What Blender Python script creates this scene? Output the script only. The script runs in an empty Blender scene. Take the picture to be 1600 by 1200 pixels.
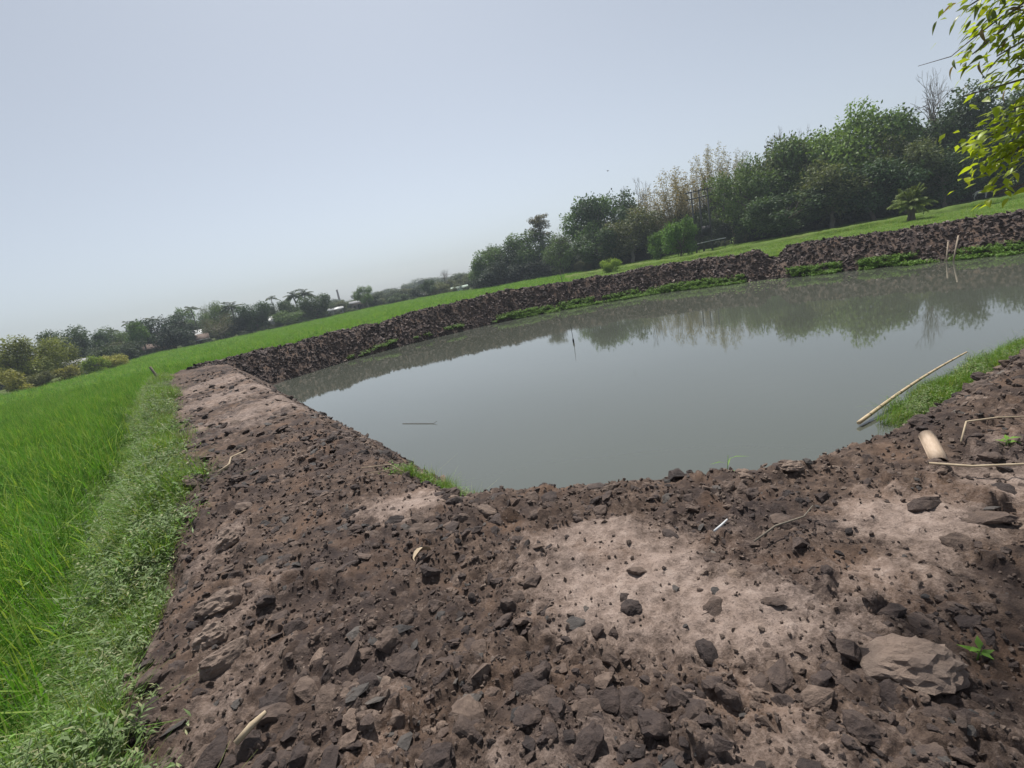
import bpy, bmesh, math, random
import numpy as np
from mathutils import Vector, Matrix, noise as mnoise

random.seed(7)
RNG = np.random.default_rng(11)
scene = bpy.context.scene
COL = scene.collection
rad = math.radians

# ------------------------------------------------------------------ camera
CAM_H = 1.5
PITCH, ROLL = rad(12.9), rad(11.0)
cam_data = bpy.data.cameras.new('camera')
cam_data.sensor_fit = 'HORIZONTAL'
cam_data.sensor_width = 36.0
cam_data.lens = 36.0 * 745.0 / 1600.0
cam_data.clip_start = 0.05
cam_data.clip_end = 3000.0
cam = bpy.data.objects.new('camera', cam_data)
COL.objects.link(cam)
fw = Vector((0, math.cos(PITCH), -math.sin(PITCH)))
r0 = Vector((1, 0, 0)); u0 = r0.cross(fw)
rt = r0 * math.cos(ROLL) - u0 * math.sin(ROLL)
up = r0 * math.sin(ROLL) + u0 * math.cos(ROLL)
M = Matrix((rt, up, -fw)).transposed().to_4x4()
M.translation = Vector((0, 0, CAM_H))
cam.matrix_world = M
scene.camera = cam

# ------------------------------------------------------------------ sky, sun, exposure
SUN_AZ, SUN_EL = rad(-8.0), rad(61.0)          # azimuth from +Y towards +X
world = bpy.data.worlds.new('World'); scene.world = world
world.use_nodes = True
wn, wl = world.node_tree.nodes, world.node_tree.links
wn.clear()
sky = wn.new('ShaderNodeTexSky'); sky.sky_type = 'NISHITA'
sky.sun_disc = False
sky.sun_elevation = SUN_EL
sky.sun_rotation = SUN_AZ
sky.altitude = 50; sky.air_density = 1.0; sky.dust_density = 1.3; sky.ozone_density = 5.0
hs = wn.new('ShaderNodeHueSaturation'); hs.inputs['Saturation'].default_value = 0.35
bg = wn.new('ShaderNodeBackground'); bg.inputs['Strength'].default_value = 0.096
wo = wn.new('ShaderNodeOutputWorld')
wl.new(sky.outputs[0], hs.inputs['Color']); tint = wn.new('ShaderNodeMix'); tint.data_type = 'RGBA'; tint.blend_type = 'MULTIPLY'; tint.inputs['Factor'].default_value = 1.0; tint.inputs['B'].default_value = (.965, 1.0, 1.025, 1)
wl.new(hs.outputs[0], tint.inputs['A']); wl.new(tint.outputs['Result'], bg.inputs['Color']); wl.new(bg.outputs[0], wo.inputs['Surface'])
sun_data = bpy.data.lights.new('sun', 'SUN')
sun_data.energy = 4.9; sun_data.angle = rad(1.2); sun_data.color = (1.0, 0.95, 0.87)
sun = bpy.data.objects.new('sun', sun_data); COL.objects.link(sun)
S = Vector((math.sin(SUN_AZ) * math.cos(SUN_EL), math.cos(SUN_AZ) * math.cos(SUN_EL), math.sin(SUN_EL)))
sun.rotation_euler = S.to_track_quat('Z', 'Y').to_euler()
sun.location = S * 60
vs = scene.view_settings
vs.view_transform = 'Standard'; vs.look = 'None'; vs.gamma = 1.0; vs.exposure = 0.2
vs.use_curve_mapping = False
scene.cycles.max_bounces = 8
scene.cycles.transparent_max_bounces = 8
scene.cycles.use_denoising = True

# ------------------------------------------------------------------ helpers
def tag(o, label=None, cat=None, group=None, kind=None):
    if label: o['label'] = label
    if cat: o['category'] = cat
    if group: o['group'] = group
    if kind: o['kind'] = kind
    return o

def mesh_np(name, V, F, mat=None, smooth=False, attrs=None):
    """V (n,3), F (m,k) -> mesh"""
    V = np.ascontiguousarray(V, dtype=np.float32); F = np.ascontiguousarray(F, dtype=np.int32)
    me = bpy.data.meshes.new(name)
    me.vertices.add(len(V)); me.vertices.foreach_set('co', V.ravel())
    m, k = F.shape
    me.loops.add(m * k); me.loops.foreach_set('vertex_index', F.ravel())
    me.polygons.add(m); me.polygons.foreach_set('loop_start', np.arange(0, m * k, k, dtype=np.int32))
    if smooth: me.polygons.foreach_set('use_smooth', np.ones(m, dtype=bool))
    me.update(calc_edges=True)
    for an, av in (attrs or {}).items():
        a = me.attributes.new(an, 'FLOAT', 'POINT'); a.data.foreach_set('value', np.asarray(av, dtype=np.float32))
    if mat: me.materials.append(mat)
    return me

def obj(name, me, parent=None, link=True):
    o = bpy.data.objects.new(name, me)
    if link: COL.objects.link(o)
    if parent: o.parent = parent
    return o

def empty(name, loc=(0, 0, 0), rz=0.0):
    o = bpy.data.objects.new(name, None); COL.objects.link(o)
    o.empty_display_size = 0.2
    o.location = loc; o.rotation_euler = (0, 0, rz)
    return o

class MB:
    """collects triangles"""
    def __init__(s): s.V = []; s.F = []; s.A = []; s.n = 0
    def add(s, V, F, a=0.5):
        V = np.asarray(V, float); F = np.asarray(F, int)
        if F.shape[1] == 4: F = np.vstack([F[:, [0, 1, 2]], F[:, [0, 2, 3]]])
        s.V.append(V); s.F.append(F + s.n); s.n += len(V)
        s.A.append(np.full(len(V), a) if np.isscalar(a) else np.asarray(a, float))
    def tube(s, P, R, n=6, a=0.5, cap=True):
        P = np.asarray(P, float); m = len(P)
        R = np.full(m, R) if np.isscalar(R) else np.asarray(R, float)
        T = np.gradient(P, axis=0); T /= np.linalg.norm(T, axis=1)[:, None] + 1e-9
        ref = np.array([0, 0, 1.0]) if abs(T[:, 2]).mean() < 0.8 else np.array([1.0, 0, 0])
        B = np.cross(T, ref); B /= np.linalg.norm(B, axis=1)[:, None] + 1e-9
        N = np.cross(B, T)
        an = np.arange(n) * 2 * math.pi / n
        V = (P[:, None] + R[:, None, None] * (np.cos(an)[None, :, None] * B[:, None] + np.sin(an)[None, :, None] * N[:, None])).reshape(-1, 3)
        F = []
        for i in range(m - 1):
            for j in range(n):
                k = (j + 1) % n
                F.append((i * n + j, i * n + k, (i + 1) * n + k, (i + 1) * n + j))
        if cap:
            V = np.vstack([V, P[:1], P[-1:]]); c0, c1 = m * n, m * n + 1
            F4 = np.array(F); T3 = [(c0, (j + 1) % n, j) for j in range(n)] + [(c1, (m - 1) * n + j, (m - 1) * n + (j + 1) % n) for j in range(n)]
            F = np.vstack([F4[:, [0, 1, 2]], F4[:, [0, 2, 3]], np.array(T3)])
        s.add(V, F, a)
    def box(s, c, h, rz=0.0, a=0.5):
        c = np.asarray(c, float); h = np.asarray(h, float)
        V = np.array([[x, y, z] for x in (-1, 1) for y in (-1, 1) for z in (-1, 1)], float) * h
        cs, sn = math.cos(rz), math.sin(rz)
        V = V @ np.array([[cs, sn, 0], [-sn, cs, 0], [0, 0, 1]]) + c
        s.add(V, [(0, 1, 3, 2), (4, 6, 7, 5), (0, 4, 5, 1), (2, 3, 7, 6), (0, 2, 6, 4), (1, 5, 7, 3)], a)
    def leaves(s, C, D, Nn, L, W, a, bend=0.25):
        """rhomb leaves: base C, direction D, normal Nn, length L, width W (arrays); 4 tris, folded tip"""
        n = len(C); L = np.broadcast_to(L, (n,))[:, None]; W = np.broadcast_to(W, (n,))[:, None]
        D = D / (np.linalg.norm(D, axis=1)[:, None] + 1e-9)
        X = np.cross(D, Nn); X /= np.linalg.norm(X, axis=1)[:, None] + 1e-9
        Z = np.cross(X, D)
        V = np.stack([C, C + D * L * .45 + X * W * .5 - Z * 0 , C + D * L * .45 - X * W * .5, C + D * L - Z * L * bend], 1).reshape(-1, 3)
        b = np.arange(n)[:, None] * 4
        F = np.vstack([b + np.array([[0, 1, 2]]), b + np.array([[1, 3, 2]])])
        s.add(V, F, np.repeat(np.broadcast_to(a, (n,)), 4))
    def mesh(s, name, mat, smooth=False):
        return mesh_np(name, np.vstack(s.V), np.vstack(s.F), mat, smooth, {'var': np.concatenate(s.A)})
    def build(s, name, mat, parent=None, smooth=False):
        return obj(name, s.mesh(name, mat, smooth), parent)

# ---- numpy noise
def _h(ix, iy, s):
    n = (ix.astype(np.int64) * 374761393 + iy.astype(np.int64) * 668265263 + s * 1274126177) & 0x7fffffff
    n = ((n ^ (n >> 13)) * 1274126177) & 0x7fffffff
    return ((n ^ (n >> 16)) & 0xffff) / 65535.0
def pn(x, y, s=0):
    ix = np.floor(x); iy = np.floor(y); fx = x - ix; fy = y - iy
    u = fx * fx * fx * (fx * (fx * 6 - 15) + 10); v = fy * fy * fy * (fy * (fy * 6 - 15) + 10)
    def gr(dx, dy):
        a = _h(ix + dx, iy + dy, s) * 2 * math.pi
        return np.cos(a) * (fx - dx) + np.sin(a) * (fy - dy)
    return ((gr(0, 0) * (1 - u) + gr(1, 0) * u) * (1 - v) + (gr(0, 1) * (1 - u) + gr(1, 1) * u) * v) * 1.4
def fbm(x, y, o=4, s=0, g=0.5):
    r = 0; a = 1.0; t = 0
    for i in range(o):
        r = r + a * pn(x * 2 ** i, y * 2 ** i, s + i * 17); t += a; a *= g
    return r / t
def worley(x, y, s=0):
    ix = np.floor(x); iy = np.floor(y)
    f1 = np.full(x.shape, 9.0); f2 = np.full(x.shape, 9.0); idv = np.zeros(x.shape)
    for dx in (-1, 0, 1):
        for dy in (-1, 0, 1):
            cx = ix + dx; cy = iy + dy
            d = np.hypot(cx + _h(cx, cy, s) - x, cy + _h(cx, cy, s + 5) - y)
            nw = d < f1
            f2 = np.where(nw, f1, np.minimum(f2, d)); idv = np.where(nw, _h(cx, cy, s + 9), idv); f1 = np.where(nw, d, f1)
    return f1, f2, idv
def plates(x, y, s=0):
    """broken earth: every cell a plate of its own height and tilt, with a sunk joint round it"""
    ix = np.floor(x); iy = np.floor(y); f1 = np.full(x.shape, 9.0); f2 = np.full(x.shape, 9.0); h = np.zeros(x.shape)
    for dx in (-1, 0, 1):
        for dy in (-1, 0, 1):
            cx = ix + dx; cy = iy + dy; ox = cx + _h(cx, cy, s) - x; oy = cy + _h(cx, cy, s + 5) - y
            d = np.hypot(ox, oy); nw = d < f1
            hh = _h(cx, cy, s + 9) ** 1.6 + ox * 1.5 * (_h(cx, cy, s + 13) - .5) + oy * 1.5 * (_h(cx, cy, s + 15) - .5)
            f2 = np.where(nw, f1, np.minimum(f2, d)); h = np.where(nw, hh, h); f1 = np.where(nw, d, f1)
    e = np.clip((f2 - f1) * 2.6, 0, 1)
    return h * e ** .8
def sstep(a, b, x):
    t = np.clip((x - a) / (b - a), 0, 1); return t * t * (3 - 2 * t)

# ---- material node helper
def new_mat(name):
    m = bpy.data.materials.new(name); m.use_nodes = True
    nt = m.node_tree; nt.nodes.clear()
    out = nt.nodes.new('ShaderNodeOutputMaterial'); p = nt.nodes.new('ShaderNodeBsdfPrincipled')
    nt.links.new(p.outputs[0], out.inputs['Surface'])
    return m, nt, p, out
def nd(nt, t, **kw):
    n = nt.nodes.new(t)
    for k, v in kw.items():
        if k in n.inputs: n.inputs[k].default_value = v
        else: setattr(n, k, v)
    return n
def ramp(nt, fac, stops):
    r = nt.nodes.new('ShaderNodeValToRGB'); nt.links.new(fac, r.inputs[0])
    e = r.color_ramp.elements
    while len(e) < len(stops): e.new(0.5)
    for k, (p, c) in zip(e, stops): k.position = p; k.color = (*c, 1)
    return r.outputs[0]
def mixc(nt, fac, a, b, mode='MIX'):
    n = nt.nodes.new('ShaderNodeMix'); n.data_type = 'RGBA'; n.blend_type = mode
    for s, v in ((n.inputs['Factor'], fac), (n.inputs['A'], a), (n.inputs['B'], b)):
        if hasattr(v, 'is_linked'): nt.links.new(v, s)
        else: s.default_value = v if isinstance(v, (int, float)) else (*v, 1)
    return n.outputs['Result']
def mathn(nt, op, a, b=0.0):
    n = nt.nodes.new('ShaderNodeMath'); n.operation = op
    for i, v in enumerate((a, b)):
        if hasattr(v, 'is_linked'): nt.links.new(v, n.inputs[i])
        else: n.inputs[i].default_value = v
    return n.outputs[0]

def leaf_mat(name, color=None, trans=0.35, spread=0.8, rough=0.5, yel=None, spec=0.3):
    """leaf: own colour or the object's colour, varied leaf by leaf; lets light through"""
    m, nt, p, out = new_mat(name)
    at_ = nd(nt, 'ShaderNodeAttribute', attribute_name='var')
    oi = nt.nodes.new('ShaderNodeObjectInfo')
    base = oi.outputs['Color']
    if color is not None:
        rg = nt.nodes.new('ShaderNodeRGB'); rg.outputs[0].default_value = (*color, 1); base = rg.outputs[0]
    k = mathn(nt, 'ADD', mathn(nt, 'MULTIPLY', at_.outputs['Fac'], spread), 1.0 - spread / 2)
    cmb = nt.nodes.new('ShaderNodeCombineColor')
    for i in range(3): nt.links.new(k, cmb.inputs[i])
    c = mixc(nt, 1.0, base, cmb.outputs[0], 'MULTIPLY')
    if yel is not None:
        c = mixc(nt, mathn(nt, 'MULTIPLY', mathn(nt, 'GREATER_THAN', at_.outputs['Fac'], 0.82), 0.75), c, yel)
    nt.links.new(c, p.inputs['Base Color']); p.inputs['Roughness'].default_value = rough
    p.inputs['Specular IOR Level'].default_value = spec
    tr = nt.nodes.new('ShaderNodeBsdfTranslucent')
    tc = mixc(nt, 1.0, c, (1.25, 1.2, 0.6), 'MULTIPLY'); nt.links.new(tc, tr.inputs['Color'])
    mx = nt.nodes.new('ShaderNodeMixShader'); mx.inputs[0].default_value = trans
    nt.links.new(p.outputs[0], mx.inputs[1]); nt.links.new(tr.outputs[0], mx.inputs[2])
    nt.links.new(mx.outputs[0], out.inputs['Surface'])
    return m
def plain_mat(name, c1, c2=None, scale=8.0, rough=0.85, bump=0.2, stretch=(1, 1, 1), spec=0.3):
    m, nt, p, out = new_mat(name)
    tc = nt.nodes.new('ShaderNodeTexCoord'); mp = nt.nodes.new('ShaderNodeMapping'); mp.inputs['Scale'].default_value = stretch
    nt.links.new(tc.outputs['Object'], mp.inputs[0])
    nz = nd(nt, 'ShaderNodeTexNoise', Scale=scale, Detail=6.0, Roughness=0.65); nt.links.new(mp.outputs[0], nz.inputs['Vector'])
    c2 = c2 or tuple(v * 0.55 for v in c1)
    nt.links.new(ramp(nt, nz.outputs['Fac'], [(0.3, c2), (0.7, c1)]), p.inputs['Base Color'])
    p.inputs['Roughness'].default_value = rough; p.inputs['Specular IOR Level'].default_value = spec
    b = nd(nt, 'ShaderNodeBump', Strength=bump, Distance=0.05); nt.links.new(nz.outputs['Fac'], b.inputs['Height']); nt.links.new(b.outputs[0], p.inputs['Normal'])
    return m

# ---- scatter with geometry nodes (for uncountable stuff)
def scatter(name, P, rot, scl, idx, sources, parent=None):
    n = len(P)
    me = bpy.data.meshes.new(name); me.vertices.add(n)
    me.vertices.foreach_set('co', np.asarray(P, np.float32).ravel())
    for an, av in (('rot', rot), ('scl', scl)):
        a = me.attributes.new(an, 'FLOAT_VECTOR', 'POINT'); a.data.foreach_set('vector', np.asarray(av, np.float32).ravel())
    a = me.attributes.new('idx', 'INT', 'POINT'); a.data.foreach_set('value', np.asarray(idx, np.int32))
    o = obj(name, me, parent)
    ng = bpy.data.node_groups.new(name, 'GeometryNodeTree')
    ng.interface.new_socket('Geometry', in_out='INPUT', socket_type='NodeSocketGeometry')
    ng.interface.new_socket('Geometry', in_out='OUTPUT', socket_type='NodeSocketGeometry')
    gi = ng.nodes.new('NodeGroupInput'); go = ng.nodes.new('NodeGroupOutput')
    ins = ng.nodes.new('GeometryNodeInstanceOnPoints'); jn = ng.nodes.new('GeometryNodeJoinGeometry')
    for s_ in sources:
        oi = ng.nodes.new('GeometryNodeObjectInfo'); oi.inputs['Object'].default_value = s_; oi.inputs['As Instance'].default_value = True
        ng.links.new(oi.outputs['Geometry'], jn.inputs[0])
    def named(nm, ty):
        q = ng.nodes.new('GeometryNodeInputNamedAttribute'); q.data_type = ty; q.inputs['Name'].default_value = nm
        return q.outputs['Attribute']
    e2r = ng.nodes.new('FunctionNodeEulerToRotation'); ng.links.new(named('rot', 'FLOAT_VECTOR'), e2r.inputs[0])
    ng.links.new(gi.outputs[0], ins.inputs['Points']); ng.links.new(jn.outputs[0], ins.inputs['Instance'])
    ins.inputs['Pick Instance'].default_value = True
    ng.links.new(named('idx', 'INT'), ins.inputs['Instance Index'])
    ng.links.new(e2r.outputs[0], ins.inputs['Rotation']); ng.links.new(named('scl', 'FLOAT_VECTOR'), ins.inputs['Scale'])
    ng.links.new(ins.outputs[0], go.inputs[0])
    md = o.modifiers.new('scatter', 'NODES'); md.node_group = ng
    o['kind'] = 'stuff'
    return o

# ------------------------------------------------------------------ terrain functions
WATER_Z = -1.5
FIELD_Z, LAWN_Z = -0.9, -0.55
# crest lines of the earth bank: x, y, z, half width of the flat top
SPINES = [
    [(2.6, -2.6, 0, 1.3), (0.75, 0.25, 0, 1.2), (-0.80, 1.92, 0, .94), (-1.82, 3.57, 0, .68), (-5, 8.5, 0, .76), (-10, 15.7, 0, .95), (-14.1, 21.9, 0, 1.1)],
    [(-.40, 1.55, 0, 1.62), (1.5, 1.35, 0, 1.36), (2.9, 1.65, 0, 1.25), (4.5, 2.4, 0, 1.2), (10, 5.3, 0, 1.2), (22, 11.3, 0, 1.4), (26.5, 14, 0, 1.2)],
    [(0.3, 1.0, 0, 1.6), (1.0, -3.0, 0, 1.8), (2.5, -8.0, 0, 1.8)],
    [(-14.1, 21.9, 0, .9), (-12.4, 24.4, 0, .45), (-10.3, 27.4, -.03, .3), (-7.8, 29.8, .04, .3), (-3.5, 32.4, .18, .3), (0.8, 34.0, .26, .3),
     (5, 34.0, .16, .3), (10.2, 32.7, .02, .3), (13.2, 30.5, -.02, .3), (15.3, 28.5, .06, .3), (15.9, 27.85, -.5, .15), (16.4, 27.35, -.5, .15), (17.0, 26.7, .06, .35), (19.8, 23.2, -.03, .35), (22.6, 19.4, .0, .35), (26.5, 14, 0, .6)],
]
LOOP = [(-1.67, 3.7), (-5, 8.5), (-10, 15.7), (-14.1, 21.9)] + [q[:2] for q in SPINES[3][1:]] + [(22, 11.3), (10, 5.3), (4.5, 2.4), (2.9, 1.65), (1.5, 1.35), (0.1, 1.2)]
def in_pond(x, y):
    r = np.zeros(x.shape, bool); n = len(LOOP)
    for i in range(n):
        x0, y0 = LOOP[i]; x1, y1 = LOOP[(i + 1) % n]
        c = ((y0 > y) != (y1 > y)) & (x < (x1 - x0) * (y - y0) / (y1 - y0 + 1e-12) + x0)
        r ^= c
    return r
def bank_base(x, y):
    z = np.full(x.shape, -9.0)
    for si, sp in enumerate(SPINES):
        sl = 1.0 if si < 3 else 1.1
        for (ax, ay, az, aw), (bx, by, bz, bw) in zip(sp[:-1], sp[1:]):
            L2 = (bx - ax) ** 2 + (by - ay) ** 2
            t = np.clip(((x - ax) * (bx - ax) + (y - ay) * (by - ay)) / L2, 0, 1)
            d = np.hypot(x - ax - t * (bx - ax), y - ay - t * (by - ay))
            e = d - (aw + t * (bw - aw))
            zz = az + t * (bz - az) - sl * np.where(e > 0.25, e - 0.125, np.where(e > 0, e * e / 0.5, 0))
            z = np.maximum(z, zz)
    return z
# pale trodden dry patches, seen in the photo (x, y, radius x, radius y, strength)
PALE = [(-1.72, 2.4, .22, .6, .42), (-1.42, 1.65, .25, .4, .36), (-2.3, 3.3, .22, .5, .4), (-.75, 1.5, .18, .16, .5), (-.2, 1.25, .2, .15, .5), (0.38, 2.0, .55, .45, .95), (0.72, 1.65, .36, .32, .85), (0.30, 2.35, .34, .24, .85), (-0.95, 3.3, .4, .3, .8), (1.75, 2.05, .35, .3, .8), (1.45, 1.75, .3, .22, .6),
        (-4.4, 8.6, 1.2, 1.6, .55), (-6.4, 11.4, 1.3, 2.2, .6), (-8.7, 14.6, 1.3, 2.4, .55), (-12.5, 20.5, 1.6, 1.6, .35), (0.55, 1.15, .35, .2, .6), (2.4, 2.2, .35, .3, .6), (3.2, 2.4, .5, .35, .6), (1.3, 1.05, .3, .2, .35), (0.0, 1.2, .25, .2, .3)]
def dryness(x, y):
    v = np.zeros(x.shape)
    wx = x + .18 * fbm(x * 3, y * 3, 3, 41); wy = y + .18 * fbm(x * 3, y * 3, 3, 47)
    for px, py, rx, ry, s in PALE:
        v = np.maximum(v, s * np.exp(-(((wx - px) / rx) ** 2 + ((wy - py) / ry) ** 2) ** 1.3))
    v = v * .92 + .40 * fbm(x * 2.2, y * 2.2, 4, 61) + .34 * fbm(x * 8, y * 8, 4, 71, .6)
    return np.clip(v, 0, 1)
def far_w(x, y):
    """1 on the far dug bank, 0 on the trodden near bank"""
    return sstep(19, 24, np.hypot(x * .9, y)) 
def bank_z(x, y, detail=True):
    z = bank_base(x, y)
    if detail:
        d = dryness(x, y); loose = 1 - .8 * sstep(.15, .75, d)
        fw_ = far_w(x, y)
        z = z + .05 * fbm(x * .9, y * .9, 3, 3) + .035 * fbm(x * 3.1, y * 3.1, 3, 5)
        wx = x + .03 * fbm(x * 14, y * 14, 3, 81); wy = y + .03 * fbm(x * 14, y * 14, 3, 83)
        b1 = plates(wx * 6.5, wy * 6.5, 21); b2 = plates(wx * 15 + 3, wy * 15, 22); b3 = plates(wx * 34, wy * 34 + 5, 24)
        zone = .5 + .7 * fbm(x * 1.7, y * 1.7, 2, 85)
        z = z + (1 - fw_) * loose * (.080 * b1 * np.clip(zone, .2, 1) + .020 * b2 + .006 * b3 - .03 + .008 * fbm(x * 28, y * 28, 4, 33, .55))
        z = z + (1 - fw_) * (1 - loose) * (.008 * b2 + .005 * b3 + .007 * fbm(x * 34, y * 34, 4, 35) + .009 * fbm(x * 9, y * 9, 2, 37))
        h1, h2, i3 = worley(x * 2.6, y * 2.6, 23); e3 = np.clip((h2 - h1) * 2, 0, 1)
        z = z + fw_ * (.26 * fbm(x * .45, y * .45, 2, 45) + .07 * e3 * (i3 - .2) + .10 * fbm(x * 1.3, y * 1.3, 3, 39) + .025 * fbm(x * 6, y * 6, 3, 43))
    return z
def is_lawn(x, y):
    a = np.degrees(np.arctan2(x, y)); return sstep(8.0, 10.5, a + 1.2 * fbm(x * .08, y * .08, 2, 8)) * (y > 0)
def ground_z(x, y):
    lw = is_lawn(x, y)
    z = FIELD_Z + (LAWN_Z - FIELD_Z) * lw + .05 * fbm(x * .3, y * .3, 3, 91)
    R = np.hypot(x, y)
    z = z + np.where(lw > .5, 0, .2) * sstep(95, 110, R)
    bz = bank_base(x, y)
    inside = in_pond(x, y)
    return np.where(inside, -2.6, np.where(bz > z - .3, z - .12, z))

def polar_grid(angs, rs):
    A, R = np.meshgrid(angs, rs, indexing='ij')
    return np.sin(A) * R, np.cos(A) * R
def grid_faces(na, nr, wrap=False):
    i = np.arange(na if wrap else na - 1)[:, None]; j = np.arange(nr - 1)[None]
    k = (i + 1) % na
    return np.stack([i * nr + j, i * nr + j + 1, k * nr + j + 1, k * nr + j], -1).reshape(-1, 4)

# ------------------------------------------------------------------ materials: soil, ground, water
def soil_mat():
    m, nt, p, out = new_mat('soil')
    tc = nt.nodes.new('ShaderNodeTexCoord')
    dry = nd(nt, 'ShaderNodeAttribute', attribute_name='dry')
    n1 = nd(nt, 'ShaderNodeTexNoise', Scale=14.0, Detail=8.0, Roughness=0.7); nt.links.new(tc.outputs['Object'], n1.inputs['Vector'])
    n2 = nd(nt, 'ShaderNodeTexNoise', Scale=90.0, Detail=5.0, Roughness=0.7); nt.links.new(tc.outputs['Object'], n2.inputs['Vector'])
    n3 = nd(nt, 'ShaderNodeTexNoise', Scale=2.5, Detail=4.0); nt.links.new(tc.outputs['Object'], n3.inputs['Vector'])
    dark = ramp(nt, n1.outputs['Fac'], [(.3, (.034, .024, .021)), (.48, (.084, .058, .046)), (.7, (.18, .126, .096))])
    pale = ramp(nt, n1.outputs['Fac'], [(.25, (.18, .137, .116)), (.5, (.315, .25, .22)), (.75, (.425, .35, .312))])
    n5 = nd(nt, 'ShaderNodeTexNoise', Scale=1.3, Detail=5.0, Roughness=.6); nt.links.new(tc.outputs['Object'], n5.inputs['Vector'])
    dark = mixc(nt, ramp(nt, n5.outputs['Fac'], [(.46, (0, 0, 0)), (.60, (.8, .8, .8))]), dark, (.036, .027, .027))
    dark = mixc(nt, ramp(nt, n3.outputs['Fac'], [(.52, (0, 0, 0)), (.68, (.55, .55, .55))]), dark, (.17, .105, .070))
    warm = mixc(nt, mathn(nt, 'MULTIPLY', n3.outputs['Fac'], .4), pale, (.31, .21, .155))
    f = mathn(nt, 'ADD', dry.outputs['Fac'], mathn(nt, 'ADD', mathn(nt, 'MULTIPLY', mathn(nt, 'SUBTRACT', n2.outputs['Fac'], .5), 1.1), mathn(nt, 'MULTIPLY', mathn(nt, 'SUBTRACT', n1.outputs['Fac'], .5), .9)))
    f = mathn(nt, 'MULTIPLY', mathn(nt, 'SUBTRACT', f, .16), 1.35)
    f_ = nt.nodes.new('ShaderNodeClamp'); nt.links.new(f, f_.inputs[0])
    c = mixc(nt, f_.outputs[0], dark, warm)
    n4 = nd(nt, 'ShaderNodeTexNoise', Scale=55.0, Detail=4.0, Roughness=.75); nt.links.new(tc.outputs['Object'], n4.inputs['Vector'])
    c = mixc(nt, ramp(nt, n4.outputs['Fac'], [(.56, (0, 0, 0)), (.66, (.75, .75, .75))]), c, (.07, .052, .046))
    geo = nt.nodes.new('ShaderNodeNewGeometry'); sx = nt.nodes.new('ShaderNodeSeparateXYZ'); nt.links.new(geo.outputs['Position'], sx.inputs[0])
    wet = mathn(nt, 'ADD', sx.outputs['Z'], mathn(nt, 'MULTIPLY', n1.outputs['Fac'], .25))
    mr = nt.nodes.new('ShaderNodeMapRange'); mr.inputs['From Min'].default_value = WATER_Z + .14; mr.inputs['From Max'].default_value = WATER_Z + .42; mr.inputs['To Min'].default_value = .8; mr.inputs['To Max'].default_value = 0.0
    nt.links.new(wet, mr.inputs['Value']); c = mixc(nt, mr.outputs[0], c, (.034, .027, .024))
    nt.links.new(c, p.inputs['Base Color']); p.inputs['Roughness'].default_value = .92; p.inputs['Specular IOR Level'].default_value = .25
    b1 = nd(nt, 'ShaderNodeBump', Strength=.9, Distance=.03); nt.links.new(n1.outputs['Fac'], b1.inputs['Height'])
    b2 = nd(nt, 'ShaderNodeBump', Strength=.8, Distance=.008); nt.links.new(n2.outputs['Fac'], b2.inputs['Height']); nt.links.new(b1.outputs[0], b2.inputs['Normal'])
    nt.links.new(b2.outputs[0], p.inputs['Normal'])
    return m
M_SOIL = soil_mat()
def clod_mat(name, stops, scale=24.0):
    m, nt, p, out = new_mat(name)
    oi = nt.nodes.new('ShaderNodeObjectInfo'); tc = nt.nodes.new('ShaderNodeTexCoord')
    geo = nt.nodes.new('ShaderNodeNewGeometry'); n1 = nd(nt, 'ShaderNodeTexNoise', Scale=scale, Detail=8.0, Roughness=.72); nt.links.new(geo.outputs['Position'], n1.inputs['Vector'])
    n0 = nd(nt, 'ShaderNodeTexNoise', Scale=1.7, Detail=3.0); nt.links.new(geo.outputs['Position'], n0.inputs['Vector'])
    f = mathn(nt, 'ADD', mathn(nt, 'MULTIPLY', oi.outputs['Random'], .55), mathn(nt, 'MULTIPLY', mathn(nt, 'SUBTRACT', n1.outputs['Fac'], .5), .9))
    f = mathn(nt, 'ADD', f, mathn(nt, 'MULTIPLY', mathn(nt, 'SUBTRACT', n0.outputs['Fac'], .38), 1.2))
    nt.links.new(ramp(nt, f, stops), p.inputs['Base Color'])
    p.inputs['Roughness'].default_value = .8; p.inputs['Specular IOR Level'].default_value = .35
    b = nd(nt, 'ShaderNodeBump', Strength=.9, Distance=.6 / scale); nt.links.new(n1.outputs['Fac'], b.inputs['Height']); nt.links.new(b.outputs[0], p.inputs['Normal'])
    return m
M_CLOD = clod_mat('clod_soil', [(.0, (.028, .022, .022)), (.30, (.066, .048, .043)), (.62, (.13, .093, .075)), (1.0, (.29, .215, .17))])
M_CRUMB = clod_mat('crumb_soil', [(.0, (.05, .037, .033)), (.4, (.11, .08, .066)), (.7, (.18, .135, .11)), (1.0, (.32, .25, .21))])
M_PALECLOD = clod_mat('pale_clod', [(.0, (.13, .096, .078)), (.4, (.20, .148, .12)), (.9, (.32, .25, .205))])
M_SLATE = clod_mat('clay_slab', [(.1, (.046, .042, .042)), (.6, (.090, .080, .075)), (.95, (.17, .145, .125))])
M_FARCLOD = clod_mat('dug_clod', [(.0, (.024, .017, .017)), (.42, (.064, .046, .042)), (.66, (.15, .112, .10)), (.9, (.36, .29, .26))], 7.0)

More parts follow.
